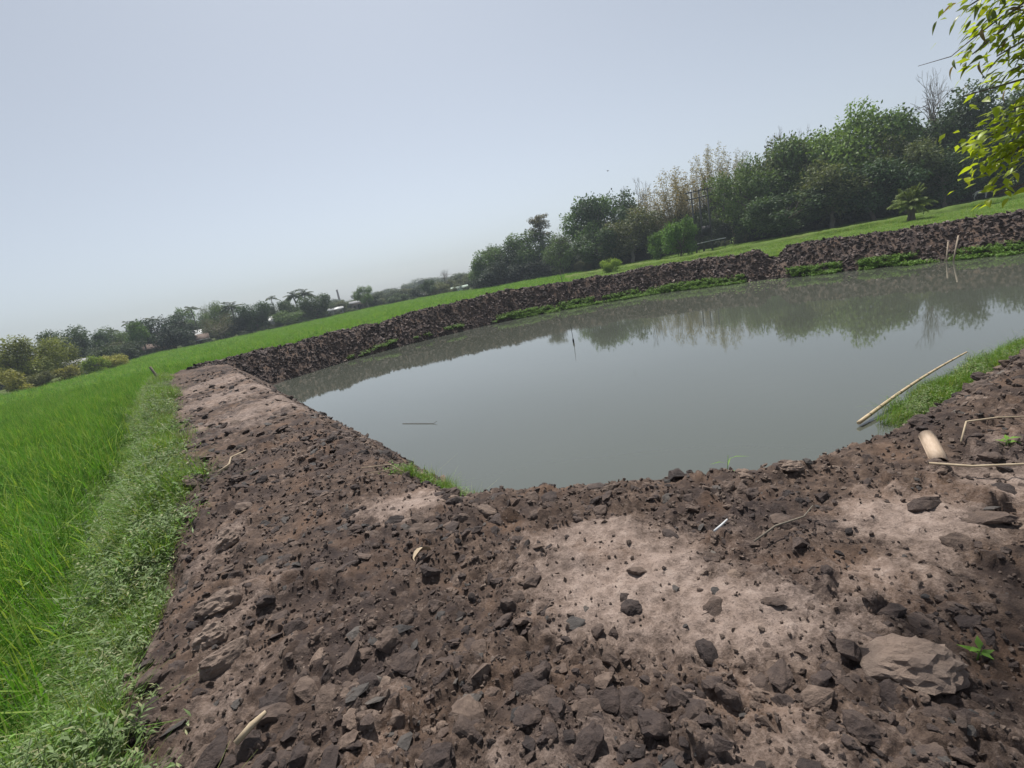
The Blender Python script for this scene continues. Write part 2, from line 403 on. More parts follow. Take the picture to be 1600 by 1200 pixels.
def ground_mat():
    m, nt, p, out = new_mat('ground')
    tc = nt.nodes.new('ShaderNodeTexCoord'); lw = nd(nt, 'ShaderNodeAttribute', attribute_name='lawn')
    n1 = nd(nt, 'ShaderNodeTexNoise', Scale=.35, Detail=6.0, Roughness=.6); nt.links.new(tc.outputs['Object'], n1.inputs['Vector'])
    n2 = nd(nt, 'ShaderNodeTexNoise', Scale=6.0, Detail=6.0, Roughness=.7); nt.links.new(tc.outputs['Object'], n2.inputs['Vector'])
    a = ramp(nt, n1.outputs['Fac'], [(.3, (.085, .14, .03)), (.5, (.125, .18, .042)), (.72, (.18, .19, .075))])
    g = mixc(nt, mathn(nt, 'MULTIPLY', n2.outputs['Fac'], .6), a, (.07, .12, .02))
    s = ramp(nt, n2.outputs['Fac'], [(.3, (.06, .085, .022)), (.7, (.11, .14, .04))])
    nt.links.new(mixc(nt, lw.outputs['Fac'], s, g), p.inputs['Base Color'])
    p.inputs['Roughness'].default_value = .95; p.inputs['Specular IOR Level'].default_value = .1
    b = nd(nt, 'ShaderNodeBump', Strength=.8, Distance=.1); nt.links.new(n2.outputs['Fac'], b.inputs['Height']); nt.links.new(b.outputs[0], p.inputs['Normal'])
    return m
M_GROUND = ground_mat()

def water_mat():
    m, nt, p, out = new_mat('pond_water')
    tc = nt.nodes.new('ShaderNodeTexCoord')
    mp = nt.nodes.new('ShaderNodeMapping'); mp.inputs['Rotation'].default_value = (0, 0, rad(-35)); mp.inputs['Scale'].default_value = (1, 3.2, 1)
    nt.links.new(tc.outputs['Object'], mp.inputs[0])
    n1 = nd(nt, 'ShaderNodeTexNoise', Scale=1.6, Detail=3.0, Roughness=.5); nt.links.new(mp.outputs[0], n1.inputs['Vector'])
    n2 = nd(nt, 'ShaderNodeTexNoise', Scale=.12, Detail=2.0); nt.links.new(tc.outputs['Object'], n2.inputs['Vector'])
    c = ramp(nt, n2.outputs['Fac'], [(.35, (.072, .080, .064)), (.65, (.084, .092, .076))])
    nt.links.new(c, p.inputs['Base Color'])
    p.inputs['Roughness'].default_value = .03; p.inputs['IOR'].default_value = 1.85
    p.inputs['Specular IOR Level'].default_value = .5
    k = ramp(nt, n2.outputs['Fac'], [(.42, (.15, .15, .15)), (.62, (1, 1, 1))])
    h = mathn(nt, 'MULTIPLY', n1.outputs['Fac'], k)
    b = nd(nt, 'ShaderNodeBump', Strength=.06, Distance=.03); nt.links.new(h, b.inputs['Height']); nt.links.new(b.outputs[0], p.inputs['Normal'])
    return m
M_WATER = water_mat()

# ------------------------------------------------------------------ ground, water, bank
angs = np.concatenate([np.arange(-180, -66, 6.0), np.arange(-66, 66, .5), np.arange(66, 180, 6.0)]) * math.pi / 180
rs = np.concatenate([[0.3], np.arange(1, 12, .5), np.arange(12, 62, .6), np.geomspace(62, 600, 34)])
X, Y = polar_grid(angs, rs)
Z = ground_z(X.ravel(), Y.ravel())
ground = obj('ground', mesh_np('ground', np.stack([X.ravel(), Y.ravel(), Z], 1), grid_faces(len(angs), len(rs), True), M_GROUND, True, {'lawn': is_lawn(X.ravel(), Y.ravel())}))
tag(ground, 'flat green ground of the paddy and grass beyond the pond', 'ground', kind='structure')

wl_pts = [Vector((x, y, WATER_Z)) for x, y in LOOP]
bm = bmesh.new(); bm.faces.new([bm.verts.new(v) for v in wl_pts]); bmesh.ops.triangulate(bm, faces=bm.faces[:])
bmesh.ops.recalc_face_normals(bm, faces=bm.faces[:])
for f_ in bm.faces:
    if f_.normal.z < 0: f_.normal_flip()
wme = bpy.data.meshes.new('pond_water'); bm.to_mesh(wme); bm.free(); wme.materials.append(M_WATER)
tag(obj('pond_water', wme), 'still murky grey green pond water', 'water', kind='structure')

a1 = np.concatenate([np.arange(-180, -68, 3.0), np.arange(-68, -60, .6), np.arange(-60, 62, .2), np.arange(62, 72, .6), np.arange(72, 180, 3.0)]) * math.pi / 180
rr = [.12, .3, .45, .6]
while rr[-1] < 42:
    r_ = rr[-1]; rr.append(r_ + min(max(.0042 * (r_ * r_ + 2.25) / 1.5, .006), .045 + .055 * max(0, min(1, (r_ - 8) / 14))))
a_r = np.array(rr)
X, Y = polar_grid(a1, a_r); xf, yf = X.ravel(), Y.ravel()
bb = bank_base(xf, yf)
keep = bb > np.where(in_pond(xf, yf), -2.3, FIELD_Z - .25)
zf = np.full(xf.shape, -9.0); zf[keep] = bank_z(xf[keep], yf[keep])
dr = np.zeros(xf.shape); dr[keep] = dryness(xf[keep], yf[keep]) * (1 - .75 * far_w(xf[keep], yf[keep])) + .14 * far_w(xf[keep], yf[keep])
F = grid_faces(len(a1), len(a_r), True)
F = F[keep[F].all(1)]
used = np.unique(F); rm = np.zeros(len(xf), int); rm[used] = np.arange(len(used))
bank = obj('pond_bank', mesh_np('pond_bank', np.stack([xf, yf, zf], 1)[used], rm[F], M_SOIL, False, {'dry': dr[used]}))
tag(bank, 'bank of dug dark brown earth clods all round the pond', 'bank', kind='structure')

# ------------------------------------------------------------------ clods
def make_clod(seed, flat=1.0, mat=M_CLOD, npts=13, cuts=2, amp=.09):
    rg = random.Random(seed); bm = bmesh.new()
    for _ in range(npts):
        v = Vector((rg.gauss(0, 1), rg.gauss(0, 1), rg.gauss(0, 1))).normalized()
        v = Vector((v.x * rg.uniform(.75, 1.1), v.y * rg.uniform(.6, .9), v.z * rg.uniform(.5, .75) * flat)); bm.verts.new(v)
    bmesh.ops.convex_hull(bm, input=bm.verts[:])
    loose = [v for v in bm.verts if not v.link_faces]; bmesh.ops.delete(bm, geom=loose, context='VERTS')
    if cuts: bmesh.ops.subdivide_edges(bm, edges=bm.edges[:], cuts=cuts, use_grid_fill=True)
    bmesh.ops.triangulate(bm, faces=bm.faces[:])
    bm.normal_update()
    off = Vector((seed * 3.1, seed * 1.7, 0))
    for v in bm.verts:
        k = mnoise.noise(v.co * 2.2 + off) * .6 + mnoise.noise(v.co * 5.5 + off) * .4
        v.co += v.normal * k * amp * (1 if flat > .6 else .6)
    bmesh.ops.recalc_face_normals(bm, faces=bm.faces[:])
    me = bpy.data.meshes.new('clod'); bm.to_mesh(me); bm.free(); me.materials.append(mat)
    return me
def make_lump(seed, flat, mat):
    bm = bmesh.new(); bmesh.ops.create_icosphere(bm, subdivisions=4 if mat == M_PALECLOD else 3, radius=1.0); off = Vector((seed * 2.3, seed, seed * .7)); rg = random.Random(seed)
    sx, sy = rg.uniform(.85, 1.1), rg.uniform(.65, .95)
    planes = [(Vector((rg.gauss(0, 1), rg.gauss(0, 1), rg.gauss(0, 1))).normalized(), rg.uniform(.55, .85)) for _ in range(6)]
    for v in bm.verts:
        d = v.co.normalized(); r = 1 + .30 * mnoise.noise(d * 1.6 + off) + .20 * mnoise.noise(d * 4.2 + off) + .12 * mnoise.noise(d * 9 + off) + (.06 * mnoise.noise(d * 20 + off) if mat == M_PALECLOD else 0)
        for n_, k_ in planes:
            c_ = d.dot(n_) * r
            if c_ > k_: r *= (k_ + (c_ - k_) * .3) / c_
        v.co = Vector((d.x * r * sx, d.y * r * sy, d.z * r * flat))
    me = bpy.data.meshes.new('clod'); bm.to_mesh(me); bm.free(); me.materials.append(mat)
    return me
CLODS = [make_clod(i, .8, npts=11 + i, amp=.16) if i % 3 else make_lump(i, .7, M_CLOD) for i in range(12)]
PALEC = [make_lump(30 + i, .7, M_PALECLOD) for i in range(4)]
SLABS = [make_clod(50 + i, .38, M_SLATE, 9, 1, .05) for i in range(4)]
CRUMBS = [make_clod(80 + i, .9, M_CRUMB, 12, 0, .0) for i in range(6)]
FARC = [make_clod(100 + i, .85, M_FARCLOD, 12, 1, .15) for i in range(10)]
src = lambda ms: [obj('clod_source', m_, link=False) for m_ in ms]
S_CLOD, S_CRUMB, S_FAR = src(CLODS + SLABS[:2]), src(CRUMBS), src(FARC)

def cam_uv(P):
    v = P - np.array([0, 0, CAM_H]); zc = v @ np.array(fw); zc = np.where(zc < .05, .05, zc)
    return 800 + 745 * (v @ np.array(rt)) / zc, 600 - 745 * (v @ np.array(up)) / zc, zc
def sample_near(n, r_lo, r_hi, power, accept):
    """points on the near bank, thinning with distance"""
    out = []
    while sum(len(o) for o in out) < n:
        k = n * 3
        a = RNG.uniform(rad(-62), rad(60), k); u = RNG.random(k)
        e = 2 - power
        r = (r_lo ** e + u * (r_hi ** e - r_lo ** e)) ** (1 / e) if abs(e) > 1e-6 else r_lo * (r_hi / r_lo) ** u
        x, y = np.sin(a) * r, np.cos(a) * r
        b = bank_base(x, y)
        d = dryness(x, y)
        ok = (b > -1.3) & (RNG.random(k) < accept(d, x, y)) & (far_w(x, y) < .5)
        out.append(np.stack([x[ok], y[ok]], 1))
    return np.vstack(out)[:n]
def rnd_rot(n, tilt=6.28):
    return np.stack([RNG.uniform(-tilt, tilt, n), RNG.uniform(-tilt, tilt, n), RNG.uniform(0, 6.28, n)], 1)

acc_loose = lambda d, x, y: np.clip(1.15 - 1.7 * d, .08, 1) * np.clip(.55 + 1.6 * fbm(x * 1.9, y * 1.9, 3, 87), .12, 1)
acc_crumb = lambda d, x, y: np.clip(1.1 - 1.4 * d, .14, 1)
# crumbs
p = sample_near(15000, .9, 7.0, 1.35, acc_crumb); n = len(p)
s_ = RNG.uniform(.003, .009, n) * (1 + .25 * np.hypot(p[:, 0], p[:, 1])) * (1 + RNG.random(n) ** 4)
z_ = bank_z(p[:, 0], p[:, 1])
scatter('soil_crumbs', np.c_[p, z_ + s_ * .2], rnd_rot(n), np.stack([s_] * 3, 1), RNG.integers(0, 6, n), S_CRUMB, bank)
# clods, small to large
p1 = sample_near(3300, .9, 9.0, 1.5, acc_loose); s1 = .009 + .024 * RNG.random(len(p1)) ** 1.5
p2 = sample_near(2300, 1.0, 12.0, 1.35, acc_loose); s2 = .020 + .055 * RNG.random(len(p2)) ** 2.0
p3 = sample_near(3600, 5.0, 26.0, .7, acc_loose); s3 = .03 + .07 * RNG.random(len(p3)) ** 1.6
p4 = sample_near(330, 1.1, 4.5, 1.0, lambda d, x, y: (x < .25) * (x > -2.1) * np.clip(1.1 - 1.4 * d, .1, 1)); s4 = .03 + .055 * RNG.random(len(p4)) ** 1.5
pc = np.vstack([p1, p2, p3, p4]); sc_ = np.concatenate([s1, s2, s3, s4]); nC = len(pc)
zc_ = bank_z(pc[:, 0], pc[:, 1]) + sc_ * RNG.uniform(-.45, .15, nC)
Pc = np.c_[pc, zc_]; Rc = rnd_rot(nC, .6); 
Sc = np.stack([sc_ * RNG.uniform(.8, 1.25, nC), sc_ * RNG.uniform(.8, 1.25, nC), sc_ * RNG.uniform(.5, 1.0, nC)], 1)
Ic = np.where(RNG.random(nC) < .06, RNG.integers(12, 14, nC), RNG.integers(0, 12, nC))
# far dug bank
def sample_far(n):
    out = []; sp = SPINES[3]
    L = [math.dist(a[:2], b[:2]) for a, b in zip(sp[:-1], sp[1:])]
    while sum(len(o) for o in out) < n:
        k = n * 2; i = RNG.choice(len(L), k, p=np.array(L) / sum(L)); t = RNG.random(k)
        A = np.array([q[:2] for q in sp]); q = A[i] + (A[i + 1] - A[i]) * t[:, None]
        tn = (A[i + 1] - A[i]) / np.array(L)[i][:, None]
        q = q + np.stack([tn[:, 1], -tn[:, 0]], 1) * RNG.uniform(-1.0, 1.9, k)[:, None]
        b = bank_base(q[:, 0], q[:, 1]); q = q[(b > -1.6)]
        out.append(q)
    return np.vstack(out)[:n]
pf = sample_far(24000); nf = len(pf)
sf = .035 + .105 * RNG.random(nf) ** 2.2
zf_ = bank_z(pf[:, 0], pf[:, 1]) + sf * RNG.uniform(.05, .6, nf)
Pf = np.c_[pf, zf_]; Rf = rnd_rot(nf, .8); Sf = np.stack([sf, sf * RNG.uniform(.7, 1.1, nf), sf * RNG.uniform(.4, .8, nf)], 1); If = RNG.integers(0, 10, nf)
# the largest ones in the picture are parts of their own
u_, v_, d_ = cam_uv(Pc); inv = (u_ > 0) & (u_ < 1600) & (v_ > 0) & (v_ < 1200)
app = np.where(inv, sc_ / d_, 0); big = np.argsort(-app)[:280]
isbig = np.zeros(nC, bool); isbig[big] = True
for i in big:
    c = obj('clod', (CLODS + SLABS)[Ic[i]], bank); c.location = Pc[i]; c.rotation_euler = Rc[i]; c.scale = Sc[i]
# slabs and lumps placed as the photograph shows them: x, y, size x, y, z, turn, slab?
for x, y, sx, sy, sz, rz, kind in [
    (-.40, 1.50, .075, .05, .05, .5, 's0'), (.07, 1.79, .065, .055, .03, .2, 's1'), (-.97, 1.98, .075, .06, .06, 1.0, 's2'), (-.73, 1.93, .075, .05, .06, .1, 's3'),
    (-.55, 2.0, .05, .045, .05, 2.2, 's0'), (-.85, 1.62, .08, .05, .06, .7, 's1'), (-.62, 1.38, .06, .05, .05, 1.4, 's2'), (-.2, 1.42, .06, .04, .05, .0, 's3'),
    (1.19, 1.98, .075, .055, .055, .6, 'c1'), (1.12, 1.29, .15, .12, .09, -.3, 'p3'), (2.02, 1.94, .17, .08, .06, -.5, 'c7'), (1.9, 2.1, .10, .07, .06, .3, 'c2'), (.87, 1.66, .06, .04, .035, -.5, 'c5'),
    (1.62, 2.71, .10, .08, .05, .0, 'p1'), (2.74, 3.05, .10, .085, .08, .4, 'c10'), (.46, 2.93, .14, .09, .06, .1, 'p2'), (.95, 2.95, .10, .08, .07, .5, 'c1'), (-1.85, 2.43, .15, .12, .11, .3, 'p0'),
    (-2.25, 3.22, .13, .11, .10, 1.2, 'p1'), (-1.58, 1.98, .13, .11, .09, .8, 'p2'), (-1.35, 1.45, .10, .08, .07, 1.8, 'c2'), (1.35, 1.0, .14, .10, .08, .9, 'c1'), (1.62, 1.22, .12, .10, .08, .2, 'c7'), (-1.75, 2.15, .11, .09, .09, .9, 'p1'), (1.45, 1.12, .10, .08, .07, 1.0, 'p0')]:
    c = obj('clod', {'s': SLABS, 'c': CLODS, 'p': PALEC}[kind[0]][int(kind[1:])], bank)
    c.location = (x, y, float(bank_z(np.array([x]), np.array([y]))[0]) + sz * .15); c.scale = (sx, sy, sz); c.rotation_euler = (random.uniform(-.2, .2), random.uniform(-.2, .2), rz)
scatter('soil_clods', Pc[~isbig], Rc[~isbig], Sc[~isbig], Ic[~isbig], S_CLOD, bank)
scatter('dug_clods', Pf, Rf, Sf, If, S_FAR, bank)

# ------------------------------------------------------------------ rice, weeds
M_RICE = leaf_mat('rice_leaf', (.100, .240, .032), .42, 1.3, .65, (.27, .34, .08), .12)
M_WEED = leaf_mat('weed_leaf', (.15, .27, .055), .35, .9, .55)
M_WEEDG = leaf_mat('dusty_weed_leaf', (.19, .27, .11), .3, .8, .6, (.36, .34, .20))
M_GRASS = leaf_mat('grass_blade', (.14, .27, .038), .4, .9, .5, (.36, .36, .14))
def blades(mb, n, area, hmin, hmax, w, lean, seed, segs=3, rngd=None):
    rg = np.random.default_rng(seed)
    bx = rg.uniform(-area / 2, area / 2, n); by = rg.uniform(-area / 2, area / 2, n)
    if rngd:   # clumped like transplanted hills
        k = max(1, int(area / rngd)); cx = (rg.integers(0, k, n) + .5) / k * area - area / 2 + rg.normal(0, .035, n); cy = (rg.integers(0, k, n) + .5) / k * area - area / 2 + rg.normal(0, .035, n)
        bx, by = cx, cy; hid = (np.floor((cx + area / 2) / rngd) * 31 + np.floor((cy + area / 2) / rngd)).astype(int) % 97; hr = rg.uniform(0, 1, 97)[hid]
    h = rg.uniform(hmin, hmax, n); a = rg.uniform(0, 6.28, n); ln = np.abs(rg.normal(0, lean, n)) * h; ww = w * rg.uniform(.6, 1.3, n)
    vv = rg.random(n)
    if rngd: h = h * (.72 + .45 * hr); vv = .45 * vv + .55 * rg.permutation(97)[hid] / 97
    dx, dy = np.cos(a), np.sin(a); V = []
    tt = np.linspace(0, 1, segs + 1)
    for t in tt:
        cx = bx + dx * ln * t ** 2; cy = by + dy * ln * t ** 2; cz = h * (t - .22 * np.minimum(1, ln / h) * t ** 3)
        wd = ww * (1 - t) ** .6 * .5 if t < 1 else ww * 0 + .0004
        V.append(np.stack([cx - dy * wd, cy + dx * wd, cz], 1)); V.append(np.stack([cx + dy * wd, cy - dx * wd, cz], 1))
    V = np.stack(V, 1).reshape(-1, 3); b = np.arange(n)[:, None] * (2 * (segs + 1)); F = []
    for s in range(segs): F.append(b + np.array([[2 * s, 2 * s + 1, 2 * s + 3, 2 * s + 2]]))
    mb.add(V, np.vstack(F), np.repeat(vv, 2 * (segs + 1)))
S_RICE = []
for i in range(6):
    mb = MB(); blades(mb, 700, 1.08, .30, .66, .014, .55, 200 + i, 3, .216); blades(mb, 70, 1.08, .48, .70, .022, 1.0, 260 + i, 3); mb.A[-1] = .80 + .2 * mb.A[-1]; S_RICE.append(obj('rice_source', mb.mesh('rice', M_RICE), link=False))
EDGE = np.array([(-75, 46), (-46, 60), (-41, 62), (-37.5, 68), (-36.6, 101), (-30, 100), (-22, 104), (-14, 113), (-6, 116), (-2, 98), (4, 90), (8, 83), (11, 60)], float)
def rice_ok(x, y):
    a = np.degrees(np.arctan2(x, y)); R = np.hypot(x, y)
    bz = bank_base(x, y)
    nrm = .82 * x + .57 * y
    left = nrm < -1.22 + .10 * fbm(x * .8, y * .8, 2, 12)
    return (R < np.interp(a, EDGE[:, 0], EDGE[:, 1])) & (a > -74) & (bz < -1.25) & ~in_pond(x, y) & (left | (R > 24)) & (is_lawn(x, y) < .5)
PR = []
for lo, hi, st in ((0, 40, .86), (40, 130, 1.75)):
    g = np.arange(-130, 130, st); gx, gy = np.meshgrid(g, g[g > -6]); gx = gx.ravel() + RNG.uniform(-.2, .2, gx.size); gy = gy.ravel() + RNG.uniform(-.2, .2, gy.size)
    R = np.hypot(gx, gy); ok = (R >= lo) & (R < hi) & rice_ok(gx, gy)
    PR.append(np.c_[gx[ok], gy[ok], np.full(ok.sum(), st / .86)])
PR = np.vstack(PR); n = len(PR)
hv = 1.14 + .18 * fbm(PR[:, 0] * .12, PR[:, 1] * .12, 3, 15) + RNG.uniform(-.08, .08, n)
rice = scatter('rice_crop', np.c_[PR[:, :2], ground_z(PR[:, 0], PR[:, 1])], np.c_[RNG.normal(0, .05, n), RNG.normal(0, .05, n), RNG.uniform(0, 6.28, n)],
               np.c_[PR[:, 2], PR[:, 2], hv], RNG.integers(0, 6, n), S_RICE)
tag(rice, 'dense bright green young rice filling the paddy field', 'rice', kind='stuff')

def weed_patch(seed, mat, area=.5, stems=26, h=(.10, .30), leaf=(.045, .011), per=14, spread=1.0):
    rg = np.random.default_rng(seed); mb = MB()
    C, D, N_, A = [], [], [], []
    for _ in range(stems):
        b = np.array([rg.uniform(-area / 2, area / 2), rg.uniform(-area / 2, area / 2), 0]); hh = rg.uniform(*h)
        an = rg.uniform(0, 6.28); t_ = np.array([math.cos(an) * hh * .5, math.sin(an) * hh * .5, hh])
        P = [b + t_ * k for k in (0, .5, 1)]; P[1] = P[1] + np.array([0, 0, hh * .08])
        mb.tube(P, [.003, .0025, .0012], 3, .4, False)
        for k in range(per):
            t = rg.uniform(.15, 1); a2 = rg.uniform(0, 6.28); el = rg.uniform(-.2, .9)
            C.append(b + t_ * t); d = np.array([math.cos(a2) * math.cos(el), math.sin(a2) * math.cos(el), math.sin(el)]); D.append(d)
            N_.append(np.array([rg.normal(0, .3), rg.normal(0, .3), 1.0])); A.append(rg.random())
    n = len(C); L = rg.uniform(.6, 1.4, n) * leaf[0] * spread; W = rg.uniform(.7, 1.3, n) * leaf[1] * spread
    mb.leaves(np.array(C), np.array(D), np.array(N_), L, W, np.array(A), .2)
    return obj('weed_source', mb.mesh('weed', mat), link=False)
def grass_patch(seed, n=260, area=.5, h=(.06, .22), w=.006, lean=.7):
    mb = MB(); blades(mb, n, area, h[0], h[1], w, lean, seed, 2); return obj('grass_source', mb.mesh('grass', M_GRASS), link=False)
S_WEED = [weed_patch(300 + i, M_WEED, stems=26, leaf=(.042, .017), per=13, h=(.06, .24)) for i in range(3)] + [weed_patch(310 + i, M_WEEDG, stems=22, h=(.10, .32), leaf=(.055, .014), per=15) for i in range(3)] + [grass_patch(320 + i, 420, .5, (.08, .30), .007, .8) for i in range(3)]
# weed strip between bank and rice
k = 7500; t = RNG.uniform(-2, 27, k) ** 1.0; t = np.where(RNG.random(k) < .55, RNG.uniform(-2, 9, k), t); nn = RNG.uniform(-1.7, .12, k)
wx = .82 * nn - .57 * t; wy = .57 * nn + .82 * t
b = bank_base(wx, wy); edge = -.62 + .20 * fbm(wx * 1.1, wy * 1.1, 3, 55) + .36 * sstep(3, 7, t)
ok = (nn < edge) & (np.hypot(wx, wy) < 27)
wx, wy, nn, t = wx[ok], wy[ok], nn[ok], t[ok]; n = len(wx)
wz = np.maximum(bank_base(wx, wy), ground_z(wx, wy) + .05) - .04
dusty = RNG.random(n) < np.clip(.75 + 1.2 * (nn + .55), .06, .6) * (.6 + .5 * fbm(wx * 1.2, wy * 1.2, 2, 57))
idx = np.where(dusty, RNG.integers(3, 6, n), np.where(RNG.random(n) < .55, RNG.integers(6, 9, n), RNG.integers(0, 3, n)))
sw = RNG.uniform(.7, 1.15, n) * (1 + .55 * fbm(wx * 1.6, wy * 1.6, 2, 58)) * (.62 + .38 * sstep(2.2, 5.5, np.hypot(wx, wy)))
wd = scatter('bank_weeds', np.c_[wx, wy, wz], np.c_[RNG.normal(0, .15, n), RNG.normal(0, .15, n), RNG.uniform(0, 6.28, n)], np.c_[sw, sw, sw * RNG.uniform(.75, 1.2, n)], idx, S_WEED)
tag(wd, 'strip of leafy green weeds and grass between earth bank and rice', 'weeds', kind='stuff')

# shore weeds on the far and near waterline
SW = []
sp = SPINES[3]
def shore(pts, dens, off, width):
    for (ax, ay), (bx, by) in zip(pts[:-1], pts[1:]):
        L = math.dist((ax, ay), (bx, by)); tn = np.array([bx - ax, by - ay]) / L; nr = np.array([tn[1], -tn[0]])
        for _ in range(int(L * dens)):
            q = np.array([ax, ay]) + tn * RNG.uniform(0, L) + nr * (off + RNG.normal(0, width))
            SW.append((*q, RNG.random()))
cr = [q[:2] for q in sp]
shore(cr[2:4], 4, 1.6, .07); shore(cr[3:5], 3.5, 1.65, .07); shore(cr[4:6], 9, 1.75, .14); shore(cr[5:8], 34, 1.8, .24); shore(cr[7:10], 28, 1.7, .2); shore(cr[12:15], 30, 1.7, .2)
SW = np.array(SW)
cl = fbm(SW[:, 0] * .45, SW[:, 1] * .45, 2, 99) > -.28 + .35 * (SW[:, 0] < 3)
SW = SW[cl]; n = len(SW)
zz = np.minimum(np.maximum(bank_z(SW[:, 0], SW[:, 1]), WATER_Z), WATER_Z + .35) - .02
ss = RNG.uniform(.55, 1.05, n)
S_SHORE = [weed_patch(340 + i, M_WEED, .5, 24, (.08, .22), (.075, .035), 12) for i in range(3)]
sh = scatter('shore_weeds', np.c_[SW[:, :2], zz], np.c_[np.zeros(n), np.zeros(n), RNG.uniform(0, 6.28, n)], np.c_[ss, ss, ss], RNG.integers(0, 3, n), S_SHORE)
tag(sh, 'low green creeping plants along the far waterline', 'weeds', kind='stuff')
# near shore tufts
NS = []
for cx, cy, sx, sy, m_ in [(-.62, 4.30, .22, .07, 26), (-1.16, 4.25, .05, .05, 5), (5.75, 6.45, .3, .07, 26), (6.55, 6.85, .4, .09, 44), (7.5, 7.25, .5, .10, 56), (8.6, 7.7, .6, .12, 70)]:
    for _ in range(m_):
        dx = RNG.normal(0, sx); NS.append((cx + dx, cy + (.5 * dx if cx > 3 else -.35 * dx) + RNG.normal(0, sy)))
NS = np.array(NS); n = len(NS)
zz = np.maximum(bank_z(NS[:, 0], NS[:, 1]), WATER_Z) - .02; ss = RNG.uniform(.7, 1.2, n) * np.where(NS[:, 0] < 2, .5, .75)
ns = scatter('bank_grass', np.c_[NS, zz], np.c_[RNG.normal(0, .2, n), RNG.normal(0, .2, n), RNG.uniform(0, 6.28, n)], np.c_[ss, ss, ss], np.where(RNG.random(n) < .6, RNG.integers(3, 6, n), RNG.integers(0, 3, n)), [S_WEED[0], S_WEED[1], S_WEED[4]] + S_WEED[6:9])
tag(ns, 'fresh green grass tufts on the near water edge', 'grass', kind='stuff')

# bits of leaf and straw floating off the far right bank
k = 420; i_ = RNG.integers(7, 13, k); t = RNG.random(k); Af = np.array([q[:2] for q in SPINES[3]]); q = Af[i_] + (Af[i_ + 1] - Af[i_]) * t[:, None]
tn = Af[i_ + 1] - Af[i_]; tn /= np.linalg.norm(tn, axis=1)[:, None]; q = q + np.stack([tn[:, 1], -tn[:, 0]], 1) * (1.9 + 5 * RNG.random(k) ** 2)[:, None]
mb = MB(); mb.leaves(np.array([[-.05, 0, 0]]), np.array([[1.0, 0, 0]]), np.array([[0, 0, 1.0]]), .1, .05, .5, .0)
S_FL = [obj('debris_source', mb.mesh('debris', M_WEEDG), link=False)]
ss = RNG.uniform(.5, 1.7, k)
fl = scatter('floating_leaves', np.c_[q, np.full(k, WATER_Z + .006)], np.c_[np.zeros(k), np.zeros(k), RNG.uniform(0, 6.28, k)], np.c_[ss, ss, ss], np.zeros(k, int), S_FL)
tag(fl, 'scattered leaf bits floating near the far right bank', 'debris', kind='stuff')

# ------------------------------------------------------------------ grass bund on the lawn
BUND = [(9.0, 60), (15.2, 54.7), (18.5, 48), (22.5, 45.5), (28.2, 44.0), (34.8, 41.6), (41, 41.9), (47, 41.3), (60, 40)]
mb = MB(); P = []
for (ax, ay), (bx, by) in zip(BUND[:-1], BUND[1:]):
    for k in range(24): P.append((ax + (bx - ax) * k / 24, ay + (by - ay) * k / 24))
P = np.array(P); Tn = np.gradient(P, axis=0); Tn /= np.linalg.norm(Tn, axis=1)[:, None]; Nr = np.stack([Tn[:, 1], -Tn[:, 0]], 1)
prof = [(.95, -.12), (.75, .02), (.5, .22), (.25, .33), (0, .46), (-.5, .44), (-1.2, .36), (-2.2, .2), (-3.4, -.12)]
V = []
for o_, h_ in prof:
    q = P + Nr * (o_ + .18 * fbm(P[:, 0] * .7, P[:, 1] * .7, 3, 5)[:, None]); V.append(np.c_[q, LAWN_Z + h_ * (1 + .5 * fbm(q[:, 0] * .9, q[:, 1] * .9, 3, 7))])
V = np.stack(V, 1).reshape(-1, 3)
bd = obj('grass_bund', mesh_np('grass_bund', V, grid_faces(len(P), len(prof)), M_GROUND, True, {'lawn': np.ones(len(V))}))
tag(bd, 'low grassy field bund running before the wood', 'bund', kind='structure')

k = 9000; a_ = RNG.uniform(rad(8), rad(52), k); r_ = RNG.uniform(24, 78, k); gx, gy = np.sin(a_) * r_, np.cos(a_) * r_
ok = (is_lawn(gx, gy) > .5) & (bank_base(gx, gy) < -1.0) & ~in_pond(gx, gy) & (RNG.random(k) < .35 + .9 * np.clip(fbm(gx * .25, gy * .25, 3, 19), 0, 1)); gx, gy = gx[ok], gy[ok]; n = len(gx)
gzz = ground_z(gx, gy)
for i in range(len(P) - 1, -1, -6):
    dd = np.hypot(gx - P[i, 0], gy - P[i, 1]); gzz = np.where(dd < 2.2, np.maximum(gzz, LAWN_Z + .30 * (1 - dd / 2.2)), gzz)
ss = RNG.uniform(1.2, 2.6, n)
lg = scatter('lawn_grass', np.c_[gx, gy, gzz - .02], np.c_[np.zeros(n), np.zeros(n), RNG.uniform(0, 6.28, n)], np.c_[ss, ss, ss * RNG.uniform(.25, .5, n)], RNG.integers(0, 3, n), S_WEED[6:9])
tag(lg, 'short tufted grass on the strip before the wood', 'grass', kind='stuff')

# ------------------------------------------------------------------ trees
M_LEAF = leaf_mat('tree_leaf', None, .3, 1.2, .6, None, .2)
M_BARK = plain_mat('bark', (.15, .125, .10), (.06, .05, .042), 6, .95, .5, (3, 3, .6))
M_PALEBARK = plain_mat('pale_bark', (.36, .33, .28), (.18, .16, .13), 5, .95, .4)
M_TWIG = plain_mat('twig_bark', (.20, .17, .15), (.11, .09, .08), 5, .95, .2)
M_CULM = plain_mat('bamboo_culm', (.36, .32, .16), (.2, .18, .09), 3, .7, .1)

